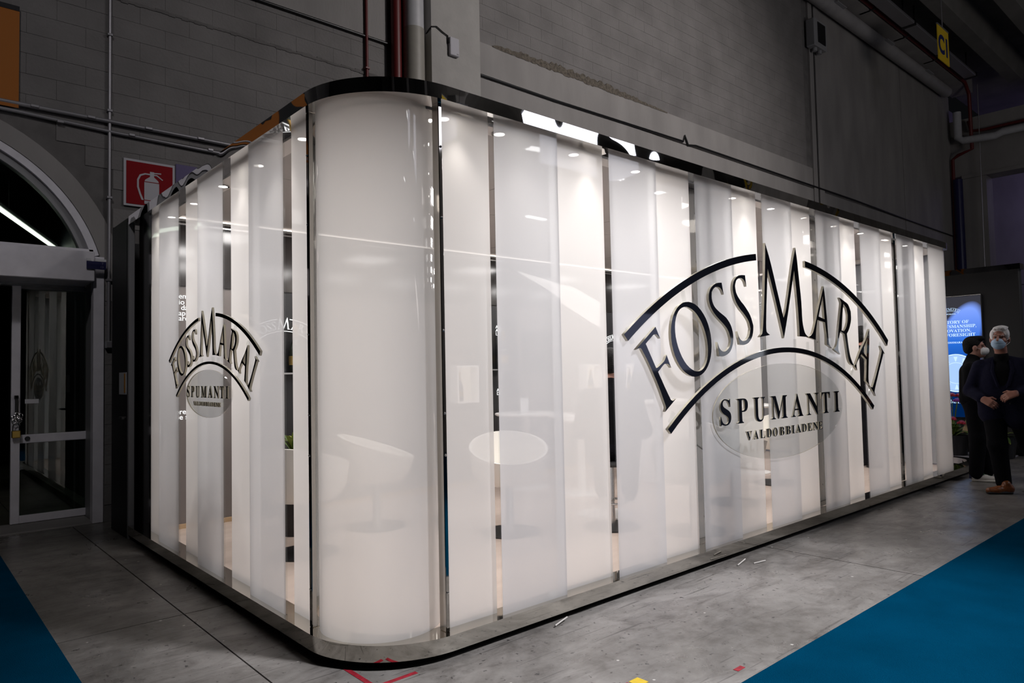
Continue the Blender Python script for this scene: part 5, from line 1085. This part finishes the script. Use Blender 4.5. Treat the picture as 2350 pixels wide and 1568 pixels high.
grow('hair', [ell(h2+Vector((-.028, 0, .030)), (.100, .084, .096), .02), ell(h2+Vector((.045, 0, .095)), (.055, .062, .032), .03), ell(h2+Vector((-.06, 0, -.03)), (.062, .070, .062), .02), ell(h2+Vector((.115, 0, -.005)), (.065, .12, .078), .012, None, '-'), ell(h2+Vector((.01, -.09, -.05)), (.03, .03, .04), .01, None, '-'), ell(h2+Vector((.01, .09, -.05)), (.03, .03, .04), .01, None, '-')], .0065, 'hair_dark', yo)
mo = grow('face_mask', [ell(h2+Vector((.055, 0, -.062)), (.062, .060, .058), .01), ell(h2+Vector((.112, 0, -.052)), (.024, .022, .034), .03), ell(h2+Vector((-.03, 0, -.06)), (.088, .12, .12), .008, None, '-'), ell(h2+Vector((.06, 0, .045)), (.12, .12, .055), .006, None, '-')], .005, 'mask_white', yo)
MB().tube([h2+Vector((.06, -.055, -.035)), h2+Vector((.02, -.078, -.02)), h2+Vector((-.012, -.088, -.005))], .002, 6).build('ear_loop', 'mask_white', mo, True, True)
for y in (-.034, .034): MB().ball(h2+Vector((.080, y, .0)), .010, 8, sq=(.8, 1, .6)).build('eye', 'dark_eye', yo, True, True)
s1 = shoe(yo, (-.105, -.08), (.185, -.09), 0, 'white_leather', 'white_leather', 'sneaker', 'green_lace'); s2 = shoe(yo, (.0, .10), (.29, .10), 0, 'white_leather', 'white_leather', 'sneaker', 'green_lace')
MB().add([(-.105, -.121, .03), (-.045, -.121, .03), (-.075, -.120, .075), (-.105, -.118, .075)], [[0, 1, 2, 3]]).build('heel_patch', 'navy_patch', s1, False, True)
# ---- visitors inside the booth, seen through the acrylic
def visitor(loc, rz, label, seated, hm='hair_dark', jm='black_cloth'):
    t = person('person', loc, rz, label); q = -.10 if seated else 0.0   # y- is forward
    zz_ = .0
    hd = Vector((0, -.06, 1.30 if seated else 1.60)); b = hd.z-1.60
    P = [cap((0, 0, .95+b), (0, -.01, 1.2+b), .09, .09, .06), cap((-.13, 0, 1.32+b), (.13, 0, 1.32+b), .045, .045, .05), cap((0, 0, 1.35+b), (0, -.045, 1.49+b), .056, .054, .03),
         ell(hd, (.076, .096, .105), .02), ell(hd+Vector((0, -.035, -.07)), (.056, .06, .066), .03), cap(hd+Vector((0, -.098, .0)), hd+Vector((0, -.115, -.035)), .010, .015, .012), ell(hd+Vector((.078, 0, -.02)), (.012, .02, .032), .006), ell(hd+Vector((-.078, 0, -.02)), (.012, .02, .032), .006)]
    A = []
    for s_ in (-1, 1): A.append([(s_*.18, 0, 1.32+b), (s_*.25, -.02, 1.06+b), (s_*.10, -.26, 1.03+b if seated else .98)])
    for a, s_ in zip(A, (-1, 1)): P += chain_(a, (.04, .035, .028), .02)+hand(a[2], (-s_*.6, -.7, -.1), (0, -.3, .9), -s_, .7)
    if seated: Lg = [[(s_*.09, 0, .64), (s_*.12, -.42, .62), (s_*.11, -.40, .22)] for s_ in (-1, 1)]
    else: Lg = [[(s_*.09, 0, .9), (s_*.09, -.02, .5), (s_*.09, .01, .08)] for s_ in (-1, 1)]
    for l in Lg: P += chain_(l, (.085, .058, .042), .03)
    grow('body', P, .0095, 'skin_pale', t)
    J = [cap((-.075, 0, 1.27+b), (-.08, 0, .93+b), .12, .13, .06), cap((.075, 0, 1.27+b), (.08, 0, .93+b), .12, .13, .06), cap((-.16, 0, 1.315+b), (.16, 0, 1.315+b), .066, .066, .05), cap((0, 0, 1.36+b), (0, -.02, 1.42+b), .085, .07, .03)]
    for a in A: J += chain_([a[0], a[1], tuple(Vector(a[1]).lerp(Vector(a[2]), .85))], (.076, .066, .052), .03)
    grow('jacket', J, .011, jm, t)
    T = [cap((-.06, 0, .93+b), (.06, 0, .93+b), .125, .125, .05)]
    for l in Lg: T += chain_(l, (.112, .09, .07), .04)
    grow('trousers', T, .011, 'trouser', t)
    grow('hair', [ell(hd+Vector((0, .02, .028)), (.084, .10, .095), .02), ell(hd+Vector((0, .06, -.03)), (.07, .055, .06), .02), ell(hd+Vector((0, -.125, -.015)), (.07, .08, .085), .012, None, '-')], .009, hm, t)
    for l in Lg:
        x, y, z = l[2]; shoe(t, (x, y+.05), (x, y-.22), z-.08, 'sole', 'sole')
    for x in (-.034, .034): MB().ball(hd+Vector((x, -.086, .0)), .010, 8, sq=(1, .8, .6)).build('eye', 'dark_eye', t, True, True)
    return t
visitor((4.30, 3.68, .10), 2.2, 'seated visitor in dark clothes behind the second gap of the long front', True)
st = thing('bar_stool', (4.30, 3.70, .098), 'dark bar stool with a disc base under the seated visitor', 'stool')
MB().lathe([(.001, .49), (.17, .49), (.18, .505), (.17, .53), (.001, .53)], n=24).build('seat', 'black', st, True, True); MB().lathe([(.03, .02), (.028, .49)], n=14).build('stem', 'steel', st, True, True)
MB().lathe([(.001, 0), (.22, 0), (.22, .01), (.05, .03), (.001, .03)], n=28).build('disc_base', 'black', st, True, True); MB().tube([(.13*math.cos(a), .13*math.sin(a), .20) for a in [2*PI*k/20 for k in range(21)]], .008, 8).build('foot_ring', 'steel', st, True, True)
visitor((8.92, 3.62, .10), 1.2, 'standing visitor in dark clothes inside the right end of the booth', False)
visitor((7.05, 5.3, .10), 2.6, 'standing visitor in dark clothes inside the booth behind the emblem', False)
